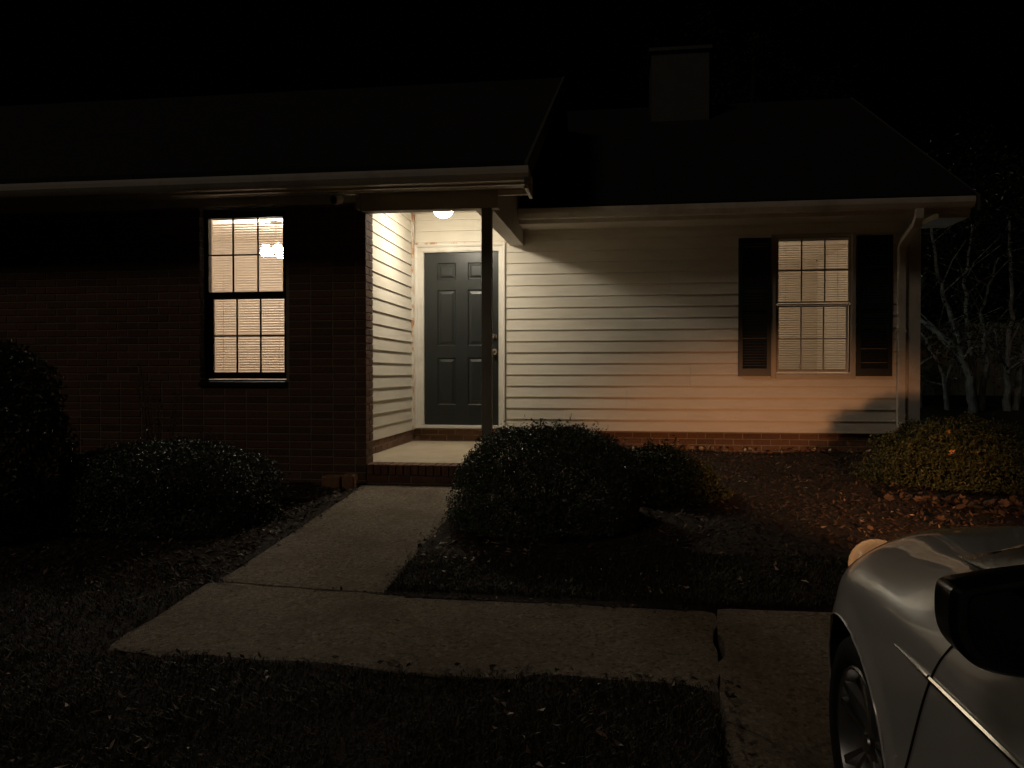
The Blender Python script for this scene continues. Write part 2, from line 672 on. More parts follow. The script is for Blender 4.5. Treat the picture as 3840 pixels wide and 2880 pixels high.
def joint_y(X):
    return np.interp(X, [-2.25, -1.28, -.25, .48], [4.005, 3.925, 3.872, 3.858])


walkway = empty('walkway', (0, 0, 0))
tag(walkway, 'concrete path from the porch step to the driveway', kind='structure')
pz = lambda X, Y: plane_z(Y)
# path slab up to the joint; the joint runs slightly askew
slab('paving_slab', walkway, lambda X, Y: (X, Y + (joint_y(X) + .010 - 3.975) * (6.53 - Y) / 2.555), -2.19, -1.20, 3.975, 6.53, pz, nx=26, ny=60, seed=11)


def cross_shape(X, Y):
    lo = np.interp(X, [-2.27, -1.9, -1.0, .5], [3.125, 3.065, 3.045, 3.03])
    t = (Y - 3.05) / (3.955 - 3.05)
    X = X + np.clip((X + .6), 0, 1) * (edge_x(Y) - .41)
    return X, lo + (joint_y(X) - .010 - lo) * t


slab('paving_slab', walkway, cross_shape, -2.235, .405, 3.05, 3.955, pz, nx=70, ny=26, seed=21, jitter=.012)
driveway = empty('driveway', (0, 0, 0))
tag(driveway, 'brown concrete driveway under the parked white car', kind='structure')


def crackx(X, Y):
    # left edge follows the lawn and wanders like a crack beside the path
    w = .016 * (vnoise(Y, Y * 0, 77, 6) - .5) + .022 * sstep((Y - 3.15) / .15) * sstep((3.62 - Y) / .2)
    f = np.clip((1.2 - X) / .8, 0, 1)
    return X + f * (edge_x(Y) - .41 + w), Y


def crack_y(X):
    return np.interp(X, [.3, .42, .70, 1.0, 6], [2.86, 2.80, 2.55, 2.48, 2.45]) + .03 * (vnoise(X, X * 0, 91, 14) - .5)


def upper_slab(X, Y):
    X, Y = crackx(X, Y)
    return X, Y + (crack_y(X) + .005 - 2.62) * (3.90 - Y) / 1.28


def lower_slab(X, Y):
    X, Y = crackx(X, Y)
    return X, np.where(Y > 1.5, Y + (crack_y(X) - .005 - 2.605) * (Y - 1.5) / 1.105, Y)


slab('paving_slab', driveway, upper_slab, .425, 6.0, 2.62, 3.90, drive_z, nx=80, ny=60, seed=31)
slab('paving_slab', driveway, lower_slab, .425, 6.0, -6.0, 2.605, drive_z, nx=60, ny=60, seed=41)
slab('paving_slab', driveway, None, 2.45, 6.0, 3.92, 5.30, pz, nx=40, ny=20, seed=51)

# ------------------------------------------------------------------ the house
house = empty('house', (0, YD, .6))
tag(house, 'single-storey house with dark brick wing, lit porch and cream siding wing', 'house')
HI = Vector((0, YD, .6))


def hpart(mb, name, mat, parent=None, **kw):
    """mesh in world coordinates parented below the house"""
    o = mb.build(name, mat, None, **kw)
    adopt(o, parent or house)
    return o


def adopt(o, parent):
    o.parent = parent
    w = Vector((0, 0, 0))
    p = parent
    while p is not None:
        w += Vector(p.location)
        p = p.parent
    o.location = Vector(o.location) - w
    return o


# ---- brick meshes
BL, BH, BT, JT = .194, .0572, .09, .0100
PITCH_X, PITCH_Z = BL + JT, BH + JT


def brick_mesh(name, ln, ht, dp):
    c, k = .003, .0035
    mb = MB()
    vs = [(0, 0, 0), (ln, 0, 0), (ln, 0, ht), (0, 0, ht),
          (0, -dp + k, 0), (ln, -dp + k, 0), (ln, -dp + k, ht), (0, -dp + k, ht),
          (c, -dp, c), (ln - c, -dp, c), (ln - c, -dp, ht - c), (c, -dp, ht - c)]
    fs = [(0, 3, 2, 1), (0, 1, 5, 4), (1, 2, 6, 5), (2, 3, 7, 6), (3, 0, 4, 7),
          (4, 5, 9, 8), (5, 6, 10, 9), (6, 7, 11, 10), (7, 4, 8, 11), (8, 9, 10, 11)]
    mb.add(vs, fs)
    return mb.mesh(name, M['brick'])


BRICK = brick_mesh('brick', BL, BH, BT)
ROWLOCK = brick_mesh('brick_rowlock', BH, BT, BL)
BV = np.array([v.co for v in BRICK.vertices])
BFQ = np.array([list(p.vertices) for p in BRICK.polygons])


class BrickField:
    """collects bricks of one wall: (x,y,z,rz,scale_x)"""
    def __init__(s):
        s.items = []

    def run(s, x0, x1, z0, courses, off=0, holes=(), fixed=0, axis='x', ends=None):
        """bricks on a line; axis x: wall faces -y at y=fixed ; axis y: wall faces +x at x=fixed"""
        for k in range(courses):
            z = z0 + k * PITCH_Z
            a0, a1 = x0, x1
            if ends:
                a0, a1 = ends(k, x0, x1)
            spans = [(a0, a1)]
            for h0, h1, hz0, hz1 in holes:
                if z + BH * .5 > hz0 and z + BH * .5 < hz1:
                    ns = []
                    for b0, b1 in spans:
                        if h1 <= b0 or h0 >= b1:
                            ns.append((b0, b1))
                        else:
                            if h0 - b0 > .02:
                                ns.append((b0, h0))
                            if b1 - h1 > .02:
                                ns.append((h1, b1))
                    spans = ns
            for b0, b1 in spans:
                st = b1 - ((k + off) % 2) * PITCH_X / 2 - 200 * PITCH_X
                n = math.ceil((b0 - st) / PITCH_X) - 1
                x = st + n * PITCH_X
                while x < b1 - .015:
                    c0, c1 = max(x + JT / 2, b0), min(x + PITCH_X - JT / 2, b1)
                    if c1 - c0 > .03:
                        if axis == 'x':
                            s.items.append((c0, fixed + random.uniform(-.0015, .0015), z, 0, (c1 - c0) / BL))
                        else:
                            s.items.append((fixed + random.uniform(-.0015, .0015), c0, z, math.pi / 2, (c1 - c0) / BL))
                    x += PITCH_X

    def place(s, parent, pick):
        """pick: number of bricks that become single parts (nearest first as sorted)"""
        base = Vector((0, 0, 0))
        p = parent
        while p is not None:
            base += Vector(p.location)
            p = p.parent
        for it in s.items[:pick]:
            x, y, z, rz, sc = it
            # wall face sits at the outer brick face: move the brick origin to its back
            bx, by = (x, y + BT) if rz == 0 else (x - BT, y)
            link('brick', BRICK, parent, Vector((bx, by, z)) - base, rz, (sc, 1, 1))
        rest = s.items[pick:]
        if rest:
            vs, fs = [], []
            for i, (x, y, z, rz, sc) in enumerate(rest):
                v = BV.copy()
                v[:, 0] *= sc
                if rz:
                    v = np.stack([-v[:, 1], v[:, 0], v[:, 2]], -1)
                    v += (x - BT, y, z)
                else:
                    v += (x, y + BT, z)
                vs.append(v)
                fs.append(BFQ + len(BV) * i)
            me = np_mesh('brick_field', np.vstack(vs), np.vstack(fs), M['brick'])
            o = link('brick_field', me, parent, -base)
            o['kind'] = 'stuff'


WX0, WX1 = -10.5, -2.17      # brick wing extents
OX0, OX1, OZ0, OZ1 = -3.725, -2.915, 1.437, 3.0

# brick wing front wall: mortar core with window opening
mb = MB()
B0 = YF + .0045
for x0, x1, z0, z1 in ((WX0, OX0 - .006, .25, 3.02), (OX1 + .006, WX1 - .0045, .25, 3.02), (OX0 - .006, OX1 + .006, .25, OZ0 - .006)):
    mb.box(x0, x1, B0, YF + BT, z0, z1)
wall = hpart(mb, 'brick_wall', M['mortar'])
tag(wall, 'dark brown brick front wall of the unlit wing')
bf = BrickField()
zb = FLOOR - 6 * PITCH_Z


def ends_front(k, a, b):
    return (a, b - (BT + JT)) if k % 2 == 0 and zb + k * PITCH_Z > FLOOR - .02 else (a, b)


bf.run(WX0, WX1, zb, 40, 0, [(OX0, OX1, OZ0, OZ1)], YF, 'x', ends_front)
bf.items = [b for b in bf.items if b[2] < 2.98]
bf.items.sort(key=lambda b: math.hypot((b[0] + 2.17), (b[2] - 1.0) * .55) + (3 if b[0] > -3.9 and b[2] > 3.0 else 0))
bf.place(wall, 150)
# return at the porch
mb = MB().box(WX1 - BT, WX1 - .0045, YF + BT + .001, 6.745, .25, 3.02)
ret = hpart(mb, 'brick_return', M['mortar'])
tag(ret, 'lit brick end of the wing beside the porch')
bf = BrickField()
for k in range(40):
    z = zb + k * PITCH_Z
    if z < FLOOR - .02 or z > 2.98:
        continue
    y0 = YF + .002 if k % 2 == 0 else YF + BT + JT
    bf.items.append((WX1, y0, z, math.pi / 2, (6.752 - y0) / BL))
bf.place(ret, 60)
# inside of the return and porch side wall sheathing
SX = -2.385
mb = MB().box(SX - .15, WX1 - BT - .001, YF + BT + .001, 6.745, .3, 3.4)
mb.box(SX - .15, SX, 6.746, YD + .02, .845, 3.4)
hpart(mb, 'wall_core', M['trim'])
# porch side base bricks
mb = MB().box(SX - .14, SX + .0075, 6.747, YD - .001, .35, .844)
pb = hpart(mb, 'brick_base', M['mortar'])
bf = BrickField()
bf.run(6.76, YD - .012, FLOOR + .008, 2, 0, (), SX + .012, 'y')
bf.place(pb, 60)
# base under the door
mb = MB().box(SX + .003, -1.0, YD + .0245, YD + .12, .35, .858)
db = hpart(mb, 'brick_base', M['mortar'])
bf = BrickField()
bf.run(SX + .016, -1.05, FLOOR + .012, 2, 1, (), YD + .020, 'x')
bf.place(db, 60)
# foundation of the siding wing
mb = MB().box(-.998, 3.27, YD + .0245, YD + .12, .2, .838)
fb = hpart(mb, 'brick_foundation', M['mortar'])
tag(fb, 'orange lit brick foundation under the cream siding')
bf = BrickField()
bf.run(-.99, 3.27, .838 - 5 * PITCH_Z - .004, 5, 0, (), YD + .020, 'x')
bf.items.sort(key=lambda b: -b[2])
bf.place(fb, 66)

# ---- porch floor and step
mb = MB().box(SX, -.95, 6.756, YD + .029, .3, FLOOR)
hpart(mb, 'porch_floor', M['porch'], bevel=.004)
step = hpart(MB().box(WX1 + .002, -.95, YF + .0105, 6.750, .30, FLOOR - .006), 'porch_step', M['mortar'])
tag(step, 'brick rowlock step at the edge of the porch')
base = HI + Vector(step.location)
x = WX1 + .006
while x < -.97:
    link('brick', ROWLOCK, step, Vector((x, YF - .004 + BL, FLOOR - BT + .001 + random.uniform(-.002, .001))) - base)
    x += .0677
bf = BrickField()
bf.run(WX1 + .004, -.95, FLOOR - BT - .010 - BH, 1, 0, (), YF + .006, 'x')
bf.run(WX1 + .004, -.95, FLOOR - BT - .010 - 2 * BH - JT, 1, 1, (), YF + .006, 'x')
bf.place(step, 40)

# ---- siding
SP = .1293


def siding_mesh():
    mb = MB()
    prof = [(-.0035, SP + .008), (0, SP + .008), (0, .002), (-.013, .0), (-.0195, .001), (-.0200, .006), (-.0180, .016)]
    mb.prism_x(prof, 0, 1)
    return mb.mesh('siding_board', M['siding'])


SIDING = siding_mesh()


def boards(parent, spans, z, rz, y):
    base = Vector((0, 0, 0))
    p = parent
    while p is not None:
        base += Vector(p.location)
        p = p.parent
    for i, (a, b) in enumerate(spans):
        jy = random.uniform(-.0012, .0012)
        if rz == 0:
            o = link('siding_board', SIDING, parent, Vector((a, y + jy, z)) - base, 0, (b - a, 1, 1))
        else:
            o = link('siding_board', SIDING, parent, Vector((y + jy, a, z)) - base, rz, (b - a, 1, 1))
        if i == 1:
            o.location.y -= .004


# siding wing wall (sheathing with window opening)
WLX, WRX = -1.25, 3.175
W2 = (1.775, 2.590, 1.49, 3.03)
mb = MB()
for x0, x1, z0, z1 in ((WLX, W2[0], .842, 3.3), (W2[1], 3.29, .842, 3.3), (W2[0], W2[1], .842, W2[2]), (W2[0], W2[1], W2[3], 3.3)):
    mb.box(x0, x1, YD, YD + .12, z0, z1)
sw = hpart(mb, 'siding_wall', M['trim'])
tag(sw, 'cream clapboard wall right of the door')
seams = {16: -.576, 17: -.576, 4: .851, 5: .851, 2: .136, 3: .136, 1: -.574, 0: -.574, 8: 1.05, 12: .62, 13: .62}
for k in range(18):
    z = .842 + k * SP
    spans = [(WLX + .004, WRX)]
    zc = z + SP / 2
    if 1.44 < zc < 3.06:
        spans = [(WLX + .004, 1.735), (2.615, WRX)]
    if k in seams and seams[k] < spans[0][1]:
        spans = [(spans[0][0], seams[k] - .002), (seams[k] + .002, spans[0][1])] + spans[1:]
    boards(sw, spans, z, 0, YD)

# porch side siding
ps = hpart(MB().box(SX - .002, SX - .001, 6.75, YD, .85, 3.38), 'siding_wall', M['trim'])
tag(ps, 'cream clapboard side wall of the porch in bright lamplight')
for k in range(20):
    z = .836 + k * SP
    if z > 3.36:
        continue
    boards(ps, [(6.757, YD - .055)], z, math.pi / 2, SX)

# wall above the door
mb = MB()
mb.box(SX, -2.30, YD, YD + .12, .86, 3.4).box(-1.315, WLX - .001, YD, YD + .12, .86, 3.4).box(-2.30, -1.315, YD, YD + .12, 2.975, 3.4)
dw = hpart(mb, 'siding_wall', M['trim'])
tag(dw, 'cream clapboards above the front door')
for k in range(3):
    boards(dw, [(SX + .05, -1.1)], 3.046 + k * SP, 0, YD - .001)
boards(dw, [(-1.256, WLX + .003)], .842, 0, YD + .001)
# inner corner post
hpart(MB().box(SX + .001, SX + .040, YD - .050, YD - .003, .842, 3.38), 'corner_trim', M['stained'], bevel=.003)

# ---- door
DX0, DX1, DZ0, DZ1 = -2.232, -1.340, .896, 2.926
frame = MB()
# casing legs and head with a stepped profile
cp = [(0, 0), (0, -.030), (.012, -.034), (.030, -.028), (.036, -.020), (.078, -.018), (.078, 0)]
frame.v, frame.f = [], []


def casing_leg(mb, x, sgn, z0, z1):
    vs, n = [], len(cp)
    for z in (z0, z1):
        for u, w in cp:
            vs.append((x + sgn * u, YD - .002 + w, z))
    mb.add(vs, [tuple(range(n)), tuple(range(n, 2 * n))] + [(i, (i + 1) % n, (i + 1) % n + n, i + n) for i in range(n)])


casing_leg(frame, -2.345, 1, .858, 3.018)
casing_leg(frame, -1.262, -1, .858, 3.018)
dfr = hpart(frame, 'door_frame', M['trim'])
hp = MB()
vs, n = [], len(cp)
for xx in (-2.3449, -1.2621):
    for u, w in cp:
        vs.append((xx, YD - .0025 + w * 1.05, 3.020 - u))
hp.add(vs, [tuple(range(n)), tuple(range(n, 2 * n))] + [(i, (i + 1) % n, (i + 1) % n + n, i + n) for i in range(n)])
hpart(hp, 'head_casing', M['trim'], dfr)
jamb = MB().box(-2.27, DX0 - .004, YD - .012, YD + .10, .897, 2.945).box(DX1 + .004, -1.338 + .025, YD - .012, YD + .10, .897, 2.945).box(DX0 - .0035, DX1 + .0035, YD - .011, YD + .10, 2.931, 2.944)
hpart(jamb, 'jamb', M['trim'], dfr)
hpart(MB().box(-2.275, -1.305, YD - .045, YD + .09, .858, .893), 'threshold', M['trim'], dfr, bevel=.004)
hpart(MB().box(-2.35, -1.257, YD - .022, YD - .003, 3.021, 3.044), 'drip_cap', M['stained'], dfr)

YDR = YD + .018   # door face
door = hpart(MB().box(DX0, DX1, YDR + .012, YDR + .045, DZ0, DZ1), 'door', M['door'])
tag(door, 'dark green six-panel front door')
cols = [(-2.077, -1.855), (-1.712, -1.490)]
rows = [(2.607, 2.807), (1.829, 2.489), (1.132, 1.689)]
rails = MB()
xs = [DX0, cols[0][0], cols[0][1], cols[1][0], cols[1][1], DX1]
zs = [DZ0, rows[2][0], rows[2][1], rows[1][0], rows[1][1], rows[0][0], rows[0][1], DZ1]
rails.box(xs[0], xs[1], YDR, YDR + .0118, DZ0, DZ1).box(xs[2], xs[3], YDR, YDR + .0118, DZ0, DZ1).box(xs[4], xs[5], YDR, YDR + .0118, DZ0, DZ1)
for a, b in ((0, 1), (2, 3), (4, 5), (6, 7)):
    for u, w in ((1, 2), (3, 4)):
        rails.box(xs[u] + .0004, xs[w] - .0004, YDR + .0002, YDR + .0118, zs[a], zs[b])
hpart(rails, 'rail', M['door'], door)
for x0, x1 in cols:
    for z0, z1 in rows:
        p = MB()
        rings = [(.0, .0004), (.010, .0100), (.020, .0105), (.046, .0015), (.050, .0005)]
        vs = []
        for ins, dy in rings:
            vs += [(x0 + ins, YDR + dy, z0 + ins), (x1 - ins, YDR + dy, z0 + ins), (x1 - ins, YDR + dy, z1 - ins), (x0 + ins, YDR + dy, z1 - ins)]
        fs = []
        for i in range(len(rings) - 1):
            for k in range(4):
                fs.append((i * 4 + k, i * 4 + (k + 1) % 4, i * 4 + 4 + (k + 1) % 4, i * 4 + 4 + k))
        e = (len(rings) - 1) * 4
        fs.append((e, e + 1, e + 2, e + 3))
        p.add(vs, fs)
        hpart(p, 'panel', M['door'], door)
for nm, z in (('deadbolt', 1.931), ('knob', 1.757)):
    k = MB()
    if nm == 'knob':
        k.lathe([(.033, 0), (.034, -.006), (.016, -.012), (.013, -.030), (.024, -.038), (.030, -.052), (.024, -.064), (.008, -.068)], (-1.392, YDR, z), 20, 'y')
    else:
        k.lathe([(.032, 0), (.032, -.010), (.027, -.018), (.010, -.020), (.008, -.023)], (-1.392, YDR, z), 20, 'y')
    hpart(k, nm, M['brass'], door, smooth=True)

# ---- post, beams, ceiling
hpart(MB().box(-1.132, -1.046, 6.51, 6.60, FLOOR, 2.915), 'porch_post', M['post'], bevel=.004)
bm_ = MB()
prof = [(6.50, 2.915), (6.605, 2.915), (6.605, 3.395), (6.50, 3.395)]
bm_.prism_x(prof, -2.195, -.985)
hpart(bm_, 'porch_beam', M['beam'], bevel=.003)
sb = MB()
vs = []
for y, z in ((6.606, 2.918), (YD - .018, 2.985)):
    vs += [(-1.20, y, z), (-1.045, y, z), (-1.045, y, 3.42), (-1.20, y, 3.42)]
sb.add(vs, [(0, 1, 2, 3), (4, 5, 6, 7), (0, 4, 5, 1), (1, 5, 6, 2), (2, 6, 7, 3), (3, 7, 4, 0)])
hpart(sb, 'porch_beam', M['beam'], bevel=.003)
hpart(MB().box(SX, -1.201, 6.606, YD - .002, 3.385, 3.41), 'porch_ceiling', M['ceiling'])
# corner cap of the frieze above the brick return
hpart(MB().box(-2.235, -2.196, 6.47, 6.60, 2.93, 3.075), 'frieze_end', M['beam'], bevel=.003)

# ---- eaves of the brick wing


def gutter_profile(y, z, d=.11, h=.105):
    return [(y + d, z + h), (y + d, z), (y + .035, z), (y + .020, z + .022), (y + .004, z + .05), (y, z + h - .022), (y, z + h), (y + .007, z + h), (y + .010, z + h - .018), (y + d - .008, z + h - .018)]


hpart(MB().prism_x(gutter_profile(6.0, 3.025), -10.6, -.67), 'gutter', M['gutter'])
hpart(MB().box(-10.6, -.69, 6.112, 6.135, 3.010, 3.17), 'fascia', M['gutter'])
so = MB()
so.prism_x([(6.136, 3.020), (6.50, 3.070), (6.50, 3.085), (6.136, 3.035)], -10.6, -.72)
sof = hpart(so, 'soffit', M['soffit'])
tag(sof)
ven = MB()
for i in range(150):
    x = -3.4 + i * .0178
    if i % 34 > 30:
        continue
    y = 6.30
    z = 3.020 + (y - 6.136) * .05 / .364 - .0015
    ven.box(x, x + .010, y, y + .012, z, z + .001)
o = hpart(ven, 'vent_slots', M['vent'], sof)
o['kind'] = 'stuff'
hpart(MB().box(-.718, -.690, 6.136, 6.52, 2.985, 3.16), 'eave_end', M['gutter'], bevel=.003)
hpart(MB().box(-.985, -.719, 6.506, 6.53, 3.02, 3.16), 'eave_back', M['gutter'])
hpart(MB().box(-10.6, -2.236, 6.505, 6.548, 2.998, 3.068), 'frieze_board', M['gutter'])

# ---- roofs
RY, RZ = 10.5, 5.52


def roof_sheet(name, x0, x1, pts, th=.10):
    prof = list(pts) + [(y, z - th) for y, z in reversed(pts)]
    return hpart(MB().prism_x(prof, x0, x1), name, M['roof'])


s1 = (RZ - 3.19) / (RY - 6.06)
r1 = roof_sheet('roof', -10.8, -.705, [(6.06, 3.19), (RY, RZ), (2 * RY - 6.06, 3.19)], .06)
tag(r1, 'dark shingle roof of the brick wing')
# rake boards
rk = MB()
vs = []
for y, z in ((6.02, 3.165), (RY, RZ + .015), (2 * RY - 6.02, 3.165)):
    for dx in (-.704, -.675):
        vs += [(dx, y, z), (dx, y, z - .17)]
fs = []
for i in range(2):
    a, b = i * 4, i * 4 + 4
    fs += [(a, b, b + 1, a + 1), (a + 2, a + 3, b + 3, b + 2), (a, a + 2, b + 2, b), (a + 1, b + 1, b + 3, a + 3)]
fs += [(0, 1, 3, 2), (8, 9, 11, 10)]
rk.add(vs, fs)
hpart(rk, 'rake_board', M['chimney'])  # dark material gives the white board its unlit look
gb = MB()
gv = [(6.62, 3.425), (6.62, 3.19 + s1 * .5), (RY, RZ - .10), (2 * RY - 6.7, 3.425)]
gb.prism_x(gv, -1.10, -1.052)
hpart(gb, 'gable_wall', M['siding'])
# body of the brick wing behind
bd = MB().box(-10.4, -10.3, YF + BT, 14.3, .3, 3.3).box(-10.3, -1.2, 14.2, 14.3, .3, 3.3)
hpart(bd, 'rear_wall', M['trim'])
# siding wing roof
QY, QZ = 12.6, 5.78
s2 = (QZ - 3.325) / (QY - 8.36)
r2 = roof_sheet('roof', -1.048, 3.63, [(8.36, 3.325), (QY, QZ), (2 * QY - 8.36, 3.325)], .06)
tag(r2, 'black shingle roof of the siding wing')
rk = MB()
vs = []
for y, z in ((8.33, 3.30), (QY, QZ + .015), (2 * QY - 8.33, 3.30)):
    for dx in (3.631, 3.655):
        vs += [(dx, y, z), (dx, y, z - .15)]
rk.add(vs, fs)
hpart(rk, 'rake_board', M['chimney'])  # near-black colour lets this rake sink into the night
gb = MB()
gb.prism_x([(YD + .13, 3.20), (YD + .13, 3.325 + s2 * .5), (QY, QZ - .1), (2 * QY - 9.0, 3.20)], 3.20, 3.28)
hpart(gb, 'gable_wall', M['siding'])
hpart(MB().box(3.18, 3.26, YD + .125, 16.0, .3, 3.199), 'end_wall', M['siding'])
hpart(MB().box(-1.0, 3.18, 15.9, 16.0, .3, 3.3), 'rear_wall', M['trim'])
# chimney
cz = 3.325 + s2 * (11.7 - 8.36)
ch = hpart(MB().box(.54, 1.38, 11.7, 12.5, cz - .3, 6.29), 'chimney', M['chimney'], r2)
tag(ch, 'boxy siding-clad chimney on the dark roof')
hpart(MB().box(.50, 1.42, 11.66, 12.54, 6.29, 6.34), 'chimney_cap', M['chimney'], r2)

# ---- eave of the siding wing
hpart(MB().prism_x(gutter_profile(8.30, 3.185), -1.044, 3.60), 'gutter', M['gutter'])
hpart(MB().box(-1.044, 3.60, 8.412, 8.435, 3.142, 3.29), 'fascia', M['gutter'])
hpart(MB().box(-1.044, 3.59, 8.436, YD - .018, 3.158, 3.172), 'soffit', M['soffit'])
hpart(MB().box(-1.044, 2.45, YD - .032, YD - .019, 3.118, 3.157), 'frieze_board', M['siding'])
rb = MB().box(3.30, 3.60, 8.437, YD + .12, 3.10, 3.157)
hpart(rb, 'eave_return', M['gutter'])
# corner board
hpart(MB().box(3.178, 3.298, YD - .022, YD + .10, .842, 3.157), 'corner_trim', M['trim'], bevel=.003)
# downspout (ribbed rectangular pipe)
ds = MB()
path = [(8.36, 3.186), (8.37, 3.10), (8.44, 3.035), (8.76, 2.93), (8.835, 2.87), (8.838, .98), (8.80, .90)]
w0, w1, dd = 3.045, 3.125, .028
vs = []
for i, (y, z) in enumerate(path):
    a = Vector(path[min(i + 1, len(path) - 1)]) - Vector(path[max(i - 1, 0)])
    a.normalize()
    nx_, nz_ = -a.y, a.x
    vs += [(w0, y + nx_ * dd, z + nz_ * dd), (w1, y + nx_ * dd, z + nz_ * dd), (w1, y - nx_ * dd, z - nz_ * dd), (w0, y - nx_ * dd, z - nz_ * dd)]
fs2 = []
for i in range(len(path) - 1):
    for k in range(4):
        fs2.append((i * 4 + k, i * 4 + (k + 1) % 4, i * 4 + 4 + (k + 1) % 4, i * 4 + 4 + k))
fs2 += [(0, 1, 2, 3), tuple((len(path) - 1) * 4 + k for k in range(4))]
ds.add(vs, fs2)
dso = hpart(ds, 'downspout', M['gutter'], bevel=.006)
tag(dso, 'white downspout at the right corner of the house')
hpart(MB().box(3.035, 3.135, 8.806, 8.872, 1.95, 1.975), 'strap', M['gutter'], dso)


# ---- windows
def window(x0, x1, z0, z1, yf, fr_mat, mun_mat, fw, sashes, depth, label):
    """frame box x0..x1, z0..z1 whose face sits at yf ; sashes: list of (x0,x1,z0,z1,dy,stile)"""
    mb = MB()
    mb.box(x0, x0 + fw, yf, yf + depth, z0, z1).box(x1 - fw, x1, yf, yf + depth, z0, z1)
    mb.box(x0 + fw, x1 - fw, yf, yf + depth, z1 - fw, z1).box(x0 + fw, x1 - fw, yf, yf + depth, z0, z0 + fw)
    w = hpart(mb, 'window', fr_mat)
    tag(w, label)
    for (a, b, c, d, dy, st) in sashes:
        y = yf + dy
        s = MB()
        s.box(a - st, a, y, y + .022, c - st, d + st).box(b, b + st, y, y + .022, c - st, d + st)
        s.box(a, b, y, y + .022, d, d + st).box(a, b, y, y + .022, c - st, c)
        hpart(s, 'sash', fr_mat, w)
        hpart(MB().box(a, b, y + .010, y + .014, c, d), 'glass_pane', M['glass'], w)
        for i in (1, 2):
            xm = a + (b - a) * i / 3
            hpart(MB().box(xm - .0075, xm + .0075, y + .001, y + .0098, c, d), 'muntin', mun_mat, w)
        zm = (c + d) / 2
        for i in range(3):
            u0, u1 = a + (b - a) * i / 3 + (.0078 if i else 0), a + (b - a) * (i + 1) / 3 - (.0078 if i < 2 else 0)
            hpart(MB().box(u0, u1, y + .001, y + .0098, zm - .0075, zm + .0075), 'muntin', mun_mat, w)
    return w


w1 = window(OX0 + .001, OX1 - .001, OZ0 + .015, OZ1 - .002, 6.625, M['dark_frame'], M['dark_frame'], .030,
            [(-3.687, -2.972, 2.245, 2.918, .006, .022), (-3.655, -2.972, 1.512, 2.180, .032, .022)], .075, 'dark framed window with lit blinds in the brick wall')
hpart(MB().box(-3.694, -2.946, 6.636, 6.668, 2.186, 2.236).box(-3.694, -2.946, 6.660, 6.690, 1.480, 1.500).box(-3.694, -3.668, 6.662, 6.690, 1.50, 2.19).box(-2.960, -2.944, 6.63, 6.69, 1.48, 2.94).box(-3.694, -2.946, 6.630, 6.690, 2.930, 2.970), 'meeting_rail', M['dark_frame'], w1)
hpart(MB().prism_x([(6.535, OZ0 - .012), (6.624, OZ0 + .012), (6.624, OZ0 - .05), (6.535, OZ0 - .05)], OX0 - .01, OX1 + .01), 'sill', M['dark_frame'], w1)
# inner lining
lin = MB().box(OX0 - .12, OX0 - .001, 6.701, 6.78, OZ0 - .1, 3.2).box(OX1 + .001, SX - .151, 6.701, 6.78, OZ0 - .1, 3.2).box(OX0, OX1, 6.701, 6.78, OZ0 - .1, OZ0).box(OX0, OX1, 6.701, 6.78, OZ1, 3.2)
hpart(lin, 'lining', M['plaster'], w1)

w2 = window(1.778, 2.588, 1.492, 3.028, YD - .004, M['beige_frame'], M['muntin'], .014,
            [(1.812, 2.553, 2.302, 2.992, .008, .016), (1.822, 2.540, 1.536, 2.240, .034, .020)], .085, 'beige framed window with half lit blinds between black shutters')
cas = MB()
for a, b, c, d in ((1.727, 1.779, 1.448, 3.050), (2.587, 2.625, 1.448, 3.050)):
    cas.box(a, b, YD - .026, YD + .02, c, d)
cas.box(1.7795, 2.5865, YD - .026, YD + .02, 3.0285, 3.050).box(1.7795, 2.5865, YD - .030, YD + .02, 1.448, 1.4915)
hpart(cas, 'casing', M['beige_frame'], w2, bevel=.003)
gk = MB()
for a, b, c, d in ((1.7925, 1.7945, 2.285, 3.01), (2.570, 2.5735, 2.285, 3.01), (1.7945, 2.570, 3.009, 3.0125), (1.7925, 1.801, 1.515, 2.26), (2.561, 2.5735, 1.515, 2.258), (1.801, 2.561, 2.260, 2.272)):
    gk.box(a, b, YD + .0015, YD + .0035, c, d)
hpart(gk, 'gasket', M['dark_frame'], w2)


# shutters
def louver_mesh(wd):
    return MB().prism_x([(-.016, .002), (-.004, .026), (-.001, .026), (-.013, .0)], 0, wd).mesh('louver', M['shutter'])


for x0, x1, lb in ((1.373, 1.724, 'black louvered shutter left of the beige window'), (2.630, 3.000, 'black louvered shutter right of the beige window')):
    z0, z1 = 1.472, 3.008
    st = .045
    fr = MB()
    y0, y1 = YD - .050, YD - .016
    fr.box(x0, x0 + st, y0, y1, z0, z1).box(x1 - st, x1, y0, y1, z0, z1)
    for a, b in ((z0, z0 + .085), (2.205, 2.265), (z1 - .06, z1)):
        fr.box(x0 + st, x1 - st, y0, y1, a, b)
    fr.box(x0 + st, x1 - st, y1 - .004, y1 + .001, z0 + .085, z1 - .06)
    sh = hpart(fr, 'shutter', M['shutter'])
    tag(sh, lb)
    LV = louver_mesh(x1 - x0 - 2 * st - .002)
    base = HI + Vector(sh.location)
    for a, b in ((z0 + .088, 2.203), (2.268, z1 - .062)):
        n = int((b - a) / .0305)
        for i in range(n):
            link('louver', LV, sh, Vector((x0 + st + .001, y1 - .006, a + i * (b - a) / n)) - base)


